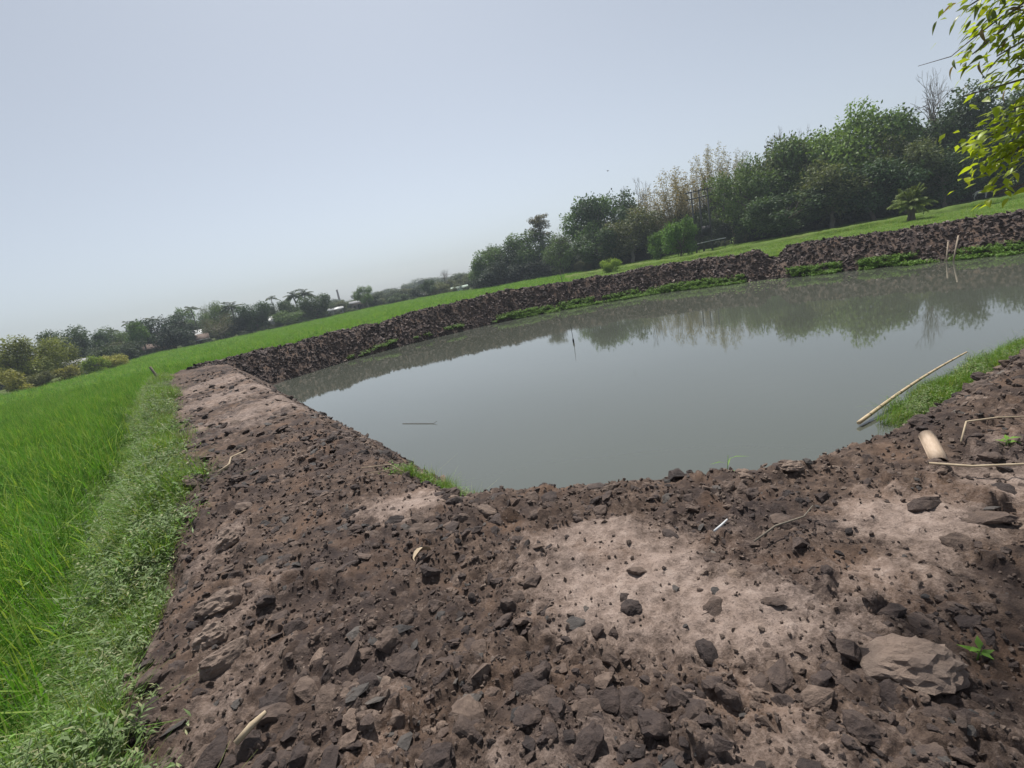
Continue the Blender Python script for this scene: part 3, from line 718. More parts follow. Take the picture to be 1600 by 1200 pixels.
def limb(mb, a, b, r0_, r1_, rg, n=5, segs=4, wob=.06):
    a = np.array(a, float); b = np.array(b, float); L = np.linalg.norm(b - a)
    P = [a + (b - a) * t + (rg.normal(0, wob * L, 3) if 0 < t < 1 else 0) for t in np.linspace(0, 1, segs + 1)]
    mb.tube(P, np.linspace(r0_, r1_, segs + 1), n, .5, False); return P
def broad(seed, nclump, base, aspect, leaf, nleaf, gap=.35, pale=False, sq=.72):
    """tree of unit height; crown width about `aspect`"""
    rg = np.random.default_rng(seed); tm = MB(); cm = MB()
    top = np.array([rg.normal(0, .03), rg.normal(0, .03), base + .25]); limb(tm, (0, 0, -.03), top, .028, .016, rg, 7, 5, .03)
    cz, rz_ = (1 + base) / 2, (1 - base) / 2
    C = []
    while len(C) < nclump:
        v = rg.normal(0, 1, 3); v /= np.linalg.norm(v); r = rg.uniform(.35, .86)
        v = np.sign(v) * np.abs(v) ** sq; c = np.array([v[0] * aspect / 2 * r, v[1] * aspect / 2 * r, cz + v[2] * rz_ * r * .92])
        C.append((c, rg.uniform(.12, .22)))
    pts, nor, var = [], [], []
    for c, r in C:
        limb(tm, top if c[2] > base + .3 else top - np.array([0, 0, .12]), c, .011, .003, rg, 4, 3, .07)
        m = int(nleaf / nclump * (r / .145) ** 2); v = rg.normal(0, 1, (m, 3)); v /= np.linalg.norm(v, axis=1)[:, None]
        rad_ = r * rg.uniform(.25, 1.12, m) ** .6
        lump = 1 + .3 * np.sin(v[:, 0] * 5 + seed) * np.cos(v[:, 1] * 4 + c[0] * 9)
        q = c + v * (rad_ * lump)[:, None] * np.array([aspect * .95, aspect * .95, .85])
        keep_ = rg.random(m) > gap * (.5 + .5 * np.sin(q[:, 0] * 31 + seed) * np.sin(q[:, 1] * 27) * np.sin(q[:, 2] * 29))
        pts.append(q[keep_]); nor.append(v[keep_]); var.append(np.clip(rg.normal(.5 + rg.normal(0, .13), .2, m), 0, 1)[keep_])
    q = np.vstack(pts); v = np.vstack(nor); m = len(q)
    D = v * .5 + rg.normal(0, .7, (m, 3)) + np.array([0, 0, -.25]); N_ = v * .6 + np.array([0, 0, .6]) + rg.normal(0, .5, (m, 3))
    cm.leaves(q, D, N_, leaf * rg.uniform(.6, 1.4, m), leaf * .62 * rg.uniform(.6, 1.3, m), np.concatenate(var), .15)
    return [('trunk', tm.mesh('trunk', M_PALEBARK if pale else M_BARK, True)), ('crown', cm.mesh('crown', M_LEAF))]
def bare(seed, spread=.55, depth=6):
    rg = np.random.default_rng(seed); tm = MB(); bmB = MB()
    def grow(p, d, L, r, k):
        q = p + d * L; m = (p + q) / 2 + rg.normal(0, .06 * L, 3)
        (tm if k == depth else bmB).tube([p, m, q], [r, r * .85, r * .7], 4 if k > 2 else 3, .5, False)
        if k == 0: return
        for _ in range(2 if rg.random() < .45 else 3):
            nd_ = d + rg.normal(0, spread, 3); nd_[2] += .12; nd_ /= np.linalg.norm(nd_)
            grow(q, nd_, L * rg.uniform(.62, .85), r * .6, k - 1)
    grow(np.zeros(3), np.array([0, 0, 1.0]), .27, .022, depth)
    sc = 1 / max(np.vstack(bmB.V)[:, 2].max(), .1)
    for b_ in (tm, bmB): b_.V = [v * sc for v in b_.V]
    return [('trunk', tm.mesh('trunk', M_TWIG, True)), ('branches', bmB.mesh('branches', M_TWIG))]
def bush(seed, nclump, leaf, nleaf):
    r = broad(seed, nclump, -.10, 1.0, leaf, nleaf, .3, False, 1.05); return [('stem', r[0][1]), ('foliage', r[1][1])]
def bamboo(seed):
    rg = np.random.default_rng(seed); cu = MB(); lf = MB(); C, D, N_ = [], [], []
    for _ in range(60):
        a = rg.uniform(0, 6.28); r = rg.uniform(0, .14); h = rg.uniform(.6, 1.0); ln = rg.uniform(.05, .32); a2 = a + rg.normal(0, .5)
        T = np.linspace(0, 1, 7); P = np.stack([math.cos(a) * r + math.cos(a2) * ln * T ** 2.2, math.sin(a) * r + math.sin(a2) * ln * T ** 2.2, h * (T - .08 * T ** 4 * (ln / .3))], 1)
        cu.tube(P, np.linspace(.0055, .0012, 7), 4, .5, False)
        for _ in range(100):
            t = 1 - rg.random() ** 1.15 * .8; i = min(int(t * 6), 5); p_ = P[i] + (P[i + 1] - P[i]) * (t * 6 - i)
            a3 = rg.uniform(0, 6.28); o_ = rg.uniform(0, .05) * (1.25 - t)
            C.append(p_ + np.array([math.cos(a3) * o_, math.sin(a3) * o_, rg.normal(0, .012)])); D.append([math.cos(a3), math.sin(a3), rg.uniform(-.6, .7)]); N_.append(rg.normal(0, .6, 3) + np.array([0, 0, .5]))
    m = len(C); lf.leaves(np.array(C), np.array(D), np.array(N_), rg.uniform(.018, .038, m), rg.uniform(.006, .012, m), rg.random(m), .2)
    return [('culms', cu.mesh('culms', M_CULM)), ('foliage', lf.mesh('foliage', M_LEAF))]
def frond(mb, rk, base, az, el, L, droop, npair, lw, ll, rg):
    T = np.linspace(0, 1, 8); d = np.array([math.cos(az), math.sin(az)])
    hx = L * (np.cos(el) * T + .0); hz = L * (math.sin(el) * T - droop * T ** 2)
    P = np.stack([base[0] + d[0] * hx, base[1] + d[1] * hx, base[2] + hz], 1)
    rk.tube(P, np.linspace(.012 * L, .003 * L, 8), 3, .5, False)
    C, D, N_, LL = [], [], [], []
    for i in range(npair):
        t = .12 + .88 * i / (npair - 1); j = min(int(t * 7), 6); p_ = P[j] + (P[j + 1] - P[j]) * (t * 7 - j); tg = P[j + 1] - P[j]; tg /= np.linalg.norm(tg)
        for s in (-1, 1):
            sd = np.array([-d[1], d[0], 0]) * s; C.append(p_); D.append(sd * .8 + tg * .7 + np.array([0, 0, -.25 + rg.normal(0, .1)])); N_.append(np.array([0, 0, 1.0]) + .3 * sd); LL.append(ll * L * (1 - .55 * abs(t - .45) / .55))
    m = len(C); mb.leaves(np.array(C), np.array(D), np.array(N_), np.array(LL), lw * L, np.clip(rg.normal(.5, .2, m), 0, 1), .25)
def palm(seed, trunk_r, crown_z, nfr, L, droop, npair, lw, ll, elr, curve=.06, stout=False):
    rg = np.random.default_rng(seed); tm = MB(); fr = MB(); rk = fr
    T = np.linspace(0, 1, 9); P = np.stack([curve * T ** 2, curve * .4 * T ** 2, -.02 + (crown_z + .02) * T], 1)
    tm.tube(P, trunk_r * (1.25 - .45 * T) if not stout else trunk_r * (1 + .15 * np.sin(T * 9)), 8, .5)
    for i in range(nfr):
        frond(fr, rk, P[-1], i * 2.39996 + rg.normal(0, .15), rg.uniform(*elr), L * rg.uniform(.8, 1.1), droop * rg.uniform(.7, 1.3), npair, lw, ll, rg)
    return [('trunk', tm.mesh('trunk', M_BARK, True)), ('fronds', fr.mesh('fronds', M_LEAF))]
def tall_tree(seed):
    rg = np.random.default_rng(seed); tm = MB(); cm = MB(); limb(tm, (0, 0, -.02), (.01, 0, .95), .018, .006, rg, 6, 7, .008)
    C = [(np.array([rg.normal(0, .06), rg.normal(0, .06), z]), rg.uniform(.03, .055)) for z in rg.uniform(.68, .99, 26)]
    pts, vv = [], []
    for c, r in C:
        limb(tm, (0, 0, c[2] - .05), c, .005, .002, rg, 3, 2, .03); m = 130; v = rg.normal(0, 1, (m, 3)); v /= np.linalg.norm(v, axis=1)[:, None]
        pts.append(c + v * r * rg.uniform(.2, 1.1, m)[:, None] * np.array([1.2, 1.2, .8])); vv.append(v)
    q = np.vstack(pts); v = np.vstack(vv); m = len(q)
    cm.leaves(q, v + rg.normal(0, .6, (m, 3)), v + np.array([0, 0, .5]), .022, .012, rg.random(m), .1)
    return [('trunk', tm.mesh('trunk', M_BARK, True)), ('crown', cm.mesh('crown', M_LEAF))]

KINDS = {
    'broad1': broad(1, 24, .10, .86, .034, 9000, .25), 'broad2': broad(2, 20, .26, .80, .034, 7000, .35, True), 'broad3': broad(3, 26, .14, .9, .030, 9000, .4),
    'broad4': broad(4, 22, .08, .92, .036, 9000, .2), 'broad5': broad(5, 20, .10, .95, .032, 7500, .45, True), 'broad6': broad(6, 22, .12, .85, .034, 8000, .35),
    'thin1': broad(7, 18, .16, .8, .026, 3600, .6, True), 'thin2': broad(8, 14, .3, .7, .026, 2600, .6, True),
    'bush1': bush(9, 14, .055, 3200), 'bush2': bush(10, 18, .045, 6000), 'bush3': bush(11, 12, .06, 2600),
    'bare1': bare(12), 'bare2': bare(13, .48, 6), 'bamboo1': bamboo(14), 'bamboo2': bamboo(15), 'tall1': tall_tree(16),
    'coconut': palm(17, .018, .80, 24, .30, .48, 24, .045, .34, (-.3, 1.35)), 'areca': palm(18, .012, .86, 11, .21, .55, 14, .08, .42, (.1, 1.3), .02),
    'date': palm(19, .10, .34, 46, .66, .42, 30, .030, .28, (.2, 1.45), .0, True),
}
NATIVE_W = {'broad': .95, 'thin': .85, 'bush': 1.1, 'bare': .8, 'bamboo': .55, 'tall': .28, 'coconut': .5, 'areca': .3, 'date': 1.15}
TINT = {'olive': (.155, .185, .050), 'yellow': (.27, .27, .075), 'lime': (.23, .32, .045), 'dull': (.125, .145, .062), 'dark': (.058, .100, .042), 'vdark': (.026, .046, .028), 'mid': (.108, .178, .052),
        'grey': (.14, .16, .10), 'brown': (.13, .12, .075), 'hazy': (.075, .105, .060), 'twig': (.16, .13, .11), 'pink': (.3, .2, .19), 'straw': (.27, .235, .115), 'pale': (.30, .275, .20), 'bright': (.105, .195, .042), 'bright2': (.13, .22, .05), 'palm': (.055, .085, .030), 'datep': (.15, .19, .05)}
GROUPS = {'broad': 'trees beyond the fields', 'thin': 'trees beyond the fields', 'bush': 'bushes by the fields', 'bare': 'leafless trees', 'bamboo': 'bamboo clumps in the wood', 'tall': 'trees beyond the fields', 'coconut': 'coconut palms of the village', 'areca': 'areca palms of the village', 'date': 'date palms'}
NAMES = {'broad': 'broadleaf_tree', 'thin': 'thin_tree', 'bush': 'bush', 'bare': 'bare_tree', 'bamboo': 'bamboo_clump', 'tall': 'tall_tree', 'coconut': 'coconut_palm', 'areca': 'areca_palm', 'date': 'date_palm'}
CATS = {'broad': 'tree', 'thin': 'tree', 'bush': 'bush', 'bare': 'tree', 'bamboo': 'bamboo', 'tall': 'tree', 'coconut': 'palm', 'areca': 'palm', 'date': 'palm'}
TREES = [
    ('broad3', -48.7, 50.2, 5.6, 7.4, 'olive', 'olive sunlit tree crowning the clump at the far end of the rice'),
    ('broad5', -49.5, 55.0, 4.7, 5.3, 'olive', 'smaller olive tree right beside the big olive one by the rice'),
    ('bush1', -43.9, 43.8, 2.6, 3.4, 'yellow', 'yellowish bush at the rice edge below the big olive tree'),
    ('bush2', -44.2, 46.3, 2.1, 3.0, 'dull', 'dusty green bush between the yellowish rice edge bushes'),
    ('bush3', -44.8, 49.9, 1.9, 3.3, 'yellow', 'pale yellow bush at the rice edge before the grey shed'),
    ('bush1', -46.1, 55.3, 2.3, 2.6, 'lime', 'lime green bush beside the grey shed at the rice edge'),
    ('bush2', -46.0, 58.0, 2.4, 3.3, 'yellow', 'bright yellow green bush ending the row at the rice corner'),
    ('broad1', -71.0, 81.4, 7.8, 7.5, 'dark', 'dark green tree behind the grey shed'),
    ('broad4', -71.3, 86.4, 6.8, 5.6, 'dark', 'dark tree right next to the one behind the grey shed'),
    ('broad6', -74.1, 94.4, 6.6, 7.8, 'mid', 'mid green tree behind the bright yellow green bush'),
    ('thin1', -76.4, 102.7, 6.7, 6.9, 'grey', 'greyish thin tree behind the white tarpaulin heap'),
    ('broad2', -60.9, 84.3, 6.2, 5.0, 'mid', 'lighter green tree leaning on the big dark mango tree'),
    ('broad1', -59.4, 87.8, 6.9, 10.2, 'vdark', 'big nearly black round mango tree behind the brown roofed hut'),
    ('broad4', -59.5, 92.5, 5.2, 5.5, 'vdark', 'low black green tree beside the big mango tree'),
    ('broad2', -71.5, 114.5, 8.6, 6.5, 'mid', 'round topped tree rising behind the white roofed house'),
    ('broad5', -67.8, 113.3, 6.8, 9.7, 'mid', 'loose green tree behind the white roofed house'),
    ('thin2', -71.9, 122.4, 9.3, 3.8, 'grey', 'slim pale tree rising between the two village house roofs'),
    ('broad3', -56.6, 101.3, 8.1, 5.8, 'mid', 'tall green tree next to the bushy coconut palm'),
    ('thin1', -53.3, 93.9, 5.3, 7.3, 'brown', 'brownish thin leaved tree below the bushy coconut palm'),
    ('broad1', -48.4, 98.8, 6.5, 7.2, 'dark', 'dark green round tree right of the bushy coconut palm'),
    ('broad6', -51.2, 97.3, 4.4, 5.1, 'vdark', 'low dark tree at the foot of the bushy coconut palm'),
    ('thin2', -59.8, 128.8, 5.6, 7.4, 'grey', 'pale thin tree behind the small white roofs'),
    ('broad4', -44.9, 104.8, 6.3, 6.2, 'dark', 'dark tree in front of the pair of coconut palms'),
    ('broad5', -41.8, 99.6, 3.6, 8.1, 'mid', 'low green tree with pale trunk under the coconut palms'),
    ('broad1', -38.4, 105.2, 5.9, 7.6, 'dark', 'dense green tree right of the pair of coconut palms'),
    ('bare1', -44.4, 127.5, 5.8, 4.0, 'twig', 'small leafless tree behind the dense green tree by the palms'),
    ('broad6', -48.6, 147.2, 4.3, 9.6, 'hazy', 'hazy tree behind the long white roofed shed'),
    ('thin1', -43.1, 143.7, 3.8, 10.5, 'grey', 'grey thin tree between the tower and the brick house'),
    ('broad2', -29.7, 114.2, 5.7, 5.6, 'mid', 'tree with bare pale trunk in front of the grey brick house'),
    ('broad3', -34.0, 146.1, 4.4, 6.5, 'hazy', 'hazy tree just right of the grey brick house'),
    ('broad5', -32.7, 156.6, 4.4, 7.4, 'hazy', 'faint hazy tree in the middle of the far line'),
    ('broad4', -30.9, 167.2, 3.8, 7.9, 'hazy', 'faint tree left of the far blue wooded rise'),
    ('broad6', -39.6, 267.1, 8.5, 24.3, 'hazy', 'far bluish round tree mass on the horizon'),
    ('broad1', -29.9, 268.3, 8.4, 21.0, 'hazy', 'far bluish tree mass behind the leafless pinkish tree'),
    ('broad4', -23.4, 119.7, 2.5, 5.6, 'dark', 'dark low tree at the far rice edge left of the pale roof'),
    ('broad5', -20.2, 122.3, 1.3, 6.4, 'mid', 'low green tree beside the pale low roof'),
    ('broad2', -14.6, 115.1, 4.3, 4.5, 'dark', 'dark green tree right of the pale low roof'),
    ('broad5', -12.5, 117.3, 3.3, 6.7, 'dull', 'dull green tree under the leafless pinkish tree'),
    ('bare2', -11.5, 123.5, 6.4, 5.8, 'pink', 'leafless pinkish tree above the far rice edge'),
    ('broad3', -9.6, 149.7, 5.3, 9.7, 'hazy', 'hazy tree behind the pale green shed'),
    ('broad6', -5.5, 139.9, 4.8, 7.3, 'dull', 'dull tree behind the white water tank'),
    ('broad1', -0.3, 100.0, 8.2, 6.7, 'mid', 'green tree that starts the wood beyond the rice'),
    ('broad4', 3.9, 101.9, 9.5, 8.7, 'dark', 'dark dense tree near the start of the wood'),
    ('broad2', 7.9, 97.7, 9.6, 9.0, 'mid', 'broad green tree left of the tall thin topped tree'),
    ('tall1', 11.4, 98.3, 12.0, 3.8, 'brown', 'tall lone tree with tufted top above the wood'),
    ('broad6', 1.0, 94.0, 4.8, 7.3, 'vdark', 'low dark tree at the foot of the start of the wood'),
    ('broad5', 7.7, 93.7, 4.4, 8.5, 'vdark', 'low dark tree below the tall tufted tree'),
    ('broad3', 13.4, 89.0, 7.5, 5.1, 'mid', 'slender light green tree just right of the tall tufted tree'),
    ('bare1', 16.0, 88.6, 9.4, 5.2, 'twig', 'leafless grey tree behind the slender light green tree'),
    ('broad2', 17.8, 82.1, 11.7, 5.2, 'mid', 'tall round headed tree at the left shoulder of the wood'),
    ('broad1', 21.3, 81.3, 12.7, 7.4, 'dark', 'large dark tree behind the round yellow green shrub'),
    ('bare2', 25.3, 82.2, 13.2, 7.9, 'twig', 'leafless twiggy crown rising out of the large dark tree'),
    ('broad4', 17.2, 76.1, 6.8, 6.3, 'dark', 'dark lower tree behind the round yellow green shrub'),
    ('broad5', 21.8, 74.9, 8.3, 8.1, 'dull', 'brownish green tree between the shrub and the yellow bamboo'),
    ('bamboo1', 26.4, 77.6, 11.2, 5.5, 'straw', 'yellowish bamboo clump at the left of the bamboo stand'),
    ('bamboo2', 29.7, 76.4, 13.3, 6.4, 'straw', 'tall straw coloured bamboo clump in the middle of the wood'),
    ('bamboo1', 33.9, 79.0, 13.3, 5.4, 'straw', 'yellow bamboo clump behind the transformer poles'),
    ('bamboo2', 36.9, 77.7, 15.8, 6.0, 'pale', 'tallest pale dry bamboo clump above the transformer poles'),
    ('bamboo1', 38.6, 74.6, 14.0, 4.3, 'pale', 'feathery grey bamboo clump right of the transformer poles'),
    ('bush2', 23.3, 59.6, 6.1, 5.1, 'bright', 'large bright green shrub left of the transformer poles'),
    ('bush3', 22.4, 64.2, 4.6, 3.8, 'bright', 'small light green shrub against the large bright shrub'),
    ('broad3', 36.3, 66.7, 11.3, 5.6, 'mid', 'green tree just right of the feathery bamboo'),
    ('broad5', 37.4, 63.9, 10.8, 6.5, 'mid', 'broad green tree left of the twiggy brown crown'),
    ('broad2', 36.8, 75.5, 8.0, 6.5, 'dull', 'low dull tree behind the transformer poles'),
    ('broad4', 35.4, 58.1, 5.9, 6.7, 'dark', 'dark low tree between the poles and the date palm'),
    ('broad6', 40.9, 66.4, 12.8, 5.0, 'dull', 'dull topped tree beneath the twiggy brown crown'),
    ('bare1', 43.5, 67.1, 14.6, 5.9, 'twig', 'twiggy brown leafless crown on the wood skyline'),
    ('broad1', 43.1, 62.6, 13.0, 7.1, 'mid', 'leafy tree right of the twiggy brown crown'),
    ('broad3', 46.3, 60.3, 14.0, 8.3, 'bright2', 'broadest sunlit tree on the wood skyline'),
    ('broad5', 40.5, 57.1, 8.0, 7.3, 'dull', 'mid height tree with grey foliage below the skyline'),
    ('broad2', 49.6, 60.2, 12.1, 5.0, 'mid', 'green tree on the skyline left of the bare branched tree'),
    ('broad4', 43.5, 54.8, 7.4, 7.0, 'dark', 'dark tree above and left of the date palm'),
    ('broad6', 46.9, 54.6, 8.9, 5.8, 'dull', 'dull green tree straight above the date palm'),
    ('bare2', 54.3, 58.8, 15.6, 7.0, 'twig', 'bare branched tall tree on the skyline near the yellow leaves'),
    ('broad1', 53.4, 59.6, 11.5, 5.3, 'dark', 'dark tree under the bare branched tall tree'),
    ('broad3', 56.5, 56.6, 13.2, 7.8, 'dark', 'tall dark tree behind the yellow leaved branches'),
    ('broad5', 50.8, 53.8, 7.0, 6.2, 'dark', 'dark tree standing left of the white cow'),
    ('broad4', 58.4, 54.7, 7.3, 7.7, 'dark', 'dark tree right of the white cow'),
    ('broad2', 60.7, 55.1, 10.2, 7.7, 'dark', 'dark tall tree cut by the frame above the cow'),
    ('bush2', 12.9, 52.4, 2.2, 2.5, 'lime', 'small round yellow green shrub on the grass bund'),
    ('areca', -72.3, 98.3, 7.8, 1.3, 'palm', 'thin areca palm left of the big mango tree'),
    ('areca', -79.6, 102.8, 7.0, 1.3, 'palm', 'short areca palm in the treeline above the yellow bush'),
    ('areca', -76.4, 110.1, 8.3, 1.4, 'palm', 'areca palm peeping out behind the big mango tree'),
    ('areca', -67.5, 111.1, 9.1, 1.4, 'palm', 'tall areca palm above the white roofed house'),
    ('areca', -53.8, 120.5, 8.3, 1.6, 'palm', 'lone areca palm left of the pair of coconut palms'),
    ('areca', -9.2, 127.7, 4.2, 1.7, 'palm', 'dark areca palm above the pale green shed'),
    ('coconut', -53.5, 100.7, 7.8, 4.7, 'palm', 'bushy coconut palm left of the dark round tree'),
    ('coconut', -44.4, 111.5, 8.1, 4.3, 'palm', 'left palm of the pair of tall coconut palms'),
    ('coconut', -44.3, 115.8, 8.3, 4.5, 'palm', 'right palm of the pair of tall coconut palms'),
    ('date', 33.6, 38.4, 2.6, 3.0, 'datep', 'stout short date palm on the grass before the wood'),
]
trng = random.Random(5)
for kind, x, y, h, w, tint, label in TREES:
    fam = kind.rstrip('0123456789')
    gz = float(ground_z(np.array([x]), np.array([y]))[0])
    t = empty(NAMES[fam], (x, y, gz - .05), trng.uniform(0, 6.28)); tag(t, label, CATS[fam], GROUPS[fam])
    h = h - .7 - gz
    if fam == 'broad' and x > -2 and y < 105: w = max(w * 1.35, .92 * h)
    sw_ = w / NATIVE_W[fam]; t.scale = (sw_, sw_, h)
    if fam in ('coconut', 'areca', 'date'): t.scale = (h, h, h) if fam != 'date' else (2.6, 2.6, 3.5)
    for pn_, me in KINDS[kind]:
        c = obj(pn_, me, t); k = trng.uniform(.88, 1.12); q = TINT[tint]; c.color = (q[0] * k * trng.uniform(.93, 1.07), q[1] * k, q[2] * k, 1)

# undergrowth and the dark inside of the wood
S_UG = []
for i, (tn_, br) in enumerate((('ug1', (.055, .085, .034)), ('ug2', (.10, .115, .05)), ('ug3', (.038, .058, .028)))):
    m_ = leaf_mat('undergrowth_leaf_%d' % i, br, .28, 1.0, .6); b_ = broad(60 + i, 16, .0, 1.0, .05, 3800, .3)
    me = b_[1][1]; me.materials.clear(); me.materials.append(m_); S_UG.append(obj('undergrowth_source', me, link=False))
UG = []
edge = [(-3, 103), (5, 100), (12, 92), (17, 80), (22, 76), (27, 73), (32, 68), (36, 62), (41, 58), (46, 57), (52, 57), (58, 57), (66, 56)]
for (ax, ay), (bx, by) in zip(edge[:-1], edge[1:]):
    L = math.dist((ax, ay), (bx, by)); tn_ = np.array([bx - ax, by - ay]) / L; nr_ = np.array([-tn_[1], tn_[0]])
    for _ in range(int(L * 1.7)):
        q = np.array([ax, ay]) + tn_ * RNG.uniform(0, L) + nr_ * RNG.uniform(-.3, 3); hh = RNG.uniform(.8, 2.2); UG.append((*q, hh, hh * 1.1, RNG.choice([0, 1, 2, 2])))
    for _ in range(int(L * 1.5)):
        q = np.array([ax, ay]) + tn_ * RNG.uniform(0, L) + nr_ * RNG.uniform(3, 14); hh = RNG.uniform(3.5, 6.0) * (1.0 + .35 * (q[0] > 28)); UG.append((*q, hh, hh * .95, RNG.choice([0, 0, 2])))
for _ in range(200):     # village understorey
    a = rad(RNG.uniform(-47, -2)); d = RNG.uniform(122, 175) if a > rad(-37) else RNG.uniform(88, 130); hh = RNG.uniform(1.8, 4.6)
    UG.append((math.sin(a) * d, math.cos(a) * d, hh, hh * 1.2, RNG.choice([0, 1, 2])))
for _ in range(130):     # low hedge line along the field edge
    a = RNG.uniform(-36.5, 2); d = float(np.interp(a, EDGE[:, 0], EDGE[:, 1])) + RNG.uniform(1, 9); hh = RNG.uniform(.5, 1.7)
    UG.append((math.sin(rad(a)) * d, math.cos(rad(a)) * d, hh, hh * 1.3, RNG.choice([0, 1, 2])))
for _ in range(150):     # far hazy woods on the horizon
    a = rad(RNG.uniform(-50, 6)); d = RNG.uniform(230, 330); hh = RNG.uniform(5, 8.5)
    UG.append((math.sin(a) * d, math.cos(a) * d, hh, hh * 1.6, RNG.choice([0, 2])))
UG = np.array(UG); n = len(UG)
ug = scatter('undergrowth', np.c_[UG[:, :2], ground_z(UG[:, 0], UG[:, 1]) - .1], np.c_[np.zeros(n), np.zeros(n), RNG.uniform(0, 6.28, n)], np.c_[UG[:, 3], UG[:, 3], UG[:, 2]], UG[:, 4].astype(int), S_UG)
tag(ug, 'dark leafy undergrowth inside and along the foot of the wood', 'undergrowth', kind='stuff')

# ------------------------------------------------------------------ village buildings
M_MUD = plain_mat('mud_wall', (.30, .24, .19), (.19, .15, .12), 2.5, .9)
M_GREYW = plain_mat('grey_wall', (.30, .31, .32), (.18, .18, .19), 2.0, .9)
M_BRICK = plain_mat('brick_wall', (.26, .20, .19), (.15, .13, .14), 3.0, .9)
M_TIN = plain_mat('tin_roof', (.55, .57, .58), (.38, .39, .41), 1.2, .45, .05, (1, 1, 1), .5)
M_RUST = plain_mat('rusty_roof', (.16, .115, .095), (.09, .068, .06), 1.5, .9)
M_THATCH = plain_mat('thatch', (.30, .23, .14), (.18, .13, .08), 6, .95, .4)
M_DARK = plain_mat('dark_opening', (.03, .03, .032), (.015, .015, .016), 3, .9)
M_WHITE = plain_mat('white_sheet', (.62, .63, .64), (.46, .47, .49), 2, .7)
M_PGREEN = plain_mat('pale_green_sheet', (.50, .62, .52), (.32, .42, .34), 1.6, .7)
M_IRON = plain_mat('dark_iron', (.05, .05, .055), (.025, .025, .028), 5, .6)
M_CONC = plain_mat('pole_concrete', (.10, .10, .10), (.06, .06, .062), 6, .9)

def gz1(x, y): return float(ground_z(np.array([x]), np.array([y]))[0])
def bz1(x, y): return float(bank_z(np.array([x]), np.array([y]))[0])
def house(name, label, x, y, w, d, eave, ridge, wall, roof, edge_white=False, door=True, wins=(-.3, .3), cat='house', turn=0.0):
    t = empty(name, (x, y, gz1(x, y) - .05), -math.atan2(x, y) + turn); tag(t, label, cat, 'village buildings')
    mb = MB(); mb.box((0, 0, eave / 2), (w / 2, d / 2, eave / 2))
    mb.add([(-w / 2, -d / 2, eave), (-w / 2, d / 2, eave), (-w / 2, 0, ridge - .06), (w / 2, -d / 2, eave), (w / 2, d / 2, eave), (w / 2, 0, ridge - .06)], [(0, 2, 1), (3, 4, 5)])
    mb.build('wall', wall, t)
    mb = MB(); ov = .28; th = .06; sl = (ridge - eave) / (d / 2); L = w / 2 + ov
    for s in (-1, 1):
        ye, ze = s * (d / 2 + ov), eave - sl * ov
        V = [(-L, ye, ze), (L, ye, ze), (L, 0, ridge), (-L, 0, ridge), (-L, ye, ze + th), (L, ye, ze + th), (L, 0, ridge + th), (-L, 0, ridge + th)]
        mb.add(V, [(0, 1, 2, 3), (4, 7, 6, 5), (0, 4, 5, 1), (1, 5, 6, 2), (0, 3, 7, 4), (3, 2, 6, 7)])
    rf = mb.build('roof', roof, t)
    if edge_white:
        mb = MB(); mb.box((0, -(d / 2 + ov) - .03, eave - sl * ov + .03), (L, .025, .09)); mb.build('fascia', M_WHITE, rf)
    if door:
        mb = MB(); mb.box((0, -d / 2 - .012, eave * .42), (.32, .02, eave * .42)); mb.build('door', M_DARK, t)
    for k in wins:
        mb = MB(); mb.box((k * w, -d / 2 - .012, eave * .58), (.22, .02, .24)); mb.build('window', M_DARK, t)
    return t
house('shed', 'small grey shed half hidden behind the yellowish bushes', -56.5, 64.8, 2.6, 2.2, 1.5, 2.1, M_GREYW, M_GREYW, wins=(.3,), cat='shed')
house('hut', 'low hut with brown roof and white edge below the big mango tree', -64.7, 91.4, 3.0, 3.0, 1.1, 2.2, M_MUD, M_RUST, True, turn=.12)
house('village_house', 'house with pale whitish tin roof between trees', -62.4, 99.8, 3.6, 3.2, 1.9, 3.0, M_GREYW, M_TIN)
house('village_house', 'brown roofed house with white front edge right of the pale roof', -58.0, 95.2, 2.6, 2.6, 1.2, 2.1, M_BRICK, M_RUST, True)
house('hut', 'small hut with bright white roof left of the lone areca palm', -51.2, 110.0, 2.6, 2.0, 2.1, 2.9, M_GREYW, M_TIN, wins=())
house('long_shed', 'long low shed with bright white roof by the rice edge', -39.7, 121.7, 3.6, 2.4, 1.75, 2.15, M_GREYW, M_TIN, wins=(-.36, .36), cat='shed')
house('brick_house', 'unfinished grey brick house right of the long white roofed shed', -33.1, 119.8, 3.9, 3.0, 2.3, 2.75, M_BRICK, M_GREYW, wins=(-.3, 0.12, .36))
house('hut', 'low hut with pale roof left of the leafless pinkish tree', -18.6, 128.0, 2.6, 2.2, 1.0, 1.6, M_GREYW, M_WHITE, wins=())
t = empty('tunnel_shed', (-8.3, 121.7, gz1(-8.3, 121.7)), .07); tag(t, 'pale green sheeted tunnel shed at the start of the wood', 'shed', 'village buildings')
mb = MB(); an = np.linspace(0, math.pi, 12); V = []
for xx in (-2.2, 2.2):
    for a in an: V.append((xx, math.cos(a) * 1.3, math.sin(a) * 1.5))
F_ = [(i, i + 1, 13 + i, 12 + i) for i in range(11)]; mb.add(V, F_); mb.add(V, [(0, i, i + 1) for i in range(1, 11)] + [(12, 12 + i + 1, 12 + i) for i in range(1, 11)])
mb.build('cover', M_PGREEN, t)
for xx in (-1.1, 0, 1.1):
    mb = MB(); mb.tube([(xx, math.cos(a) * 1.32, math.sin(a) * 1.52) for a in an], .04, 4); mb.build('hoop', M_WHITE, t)
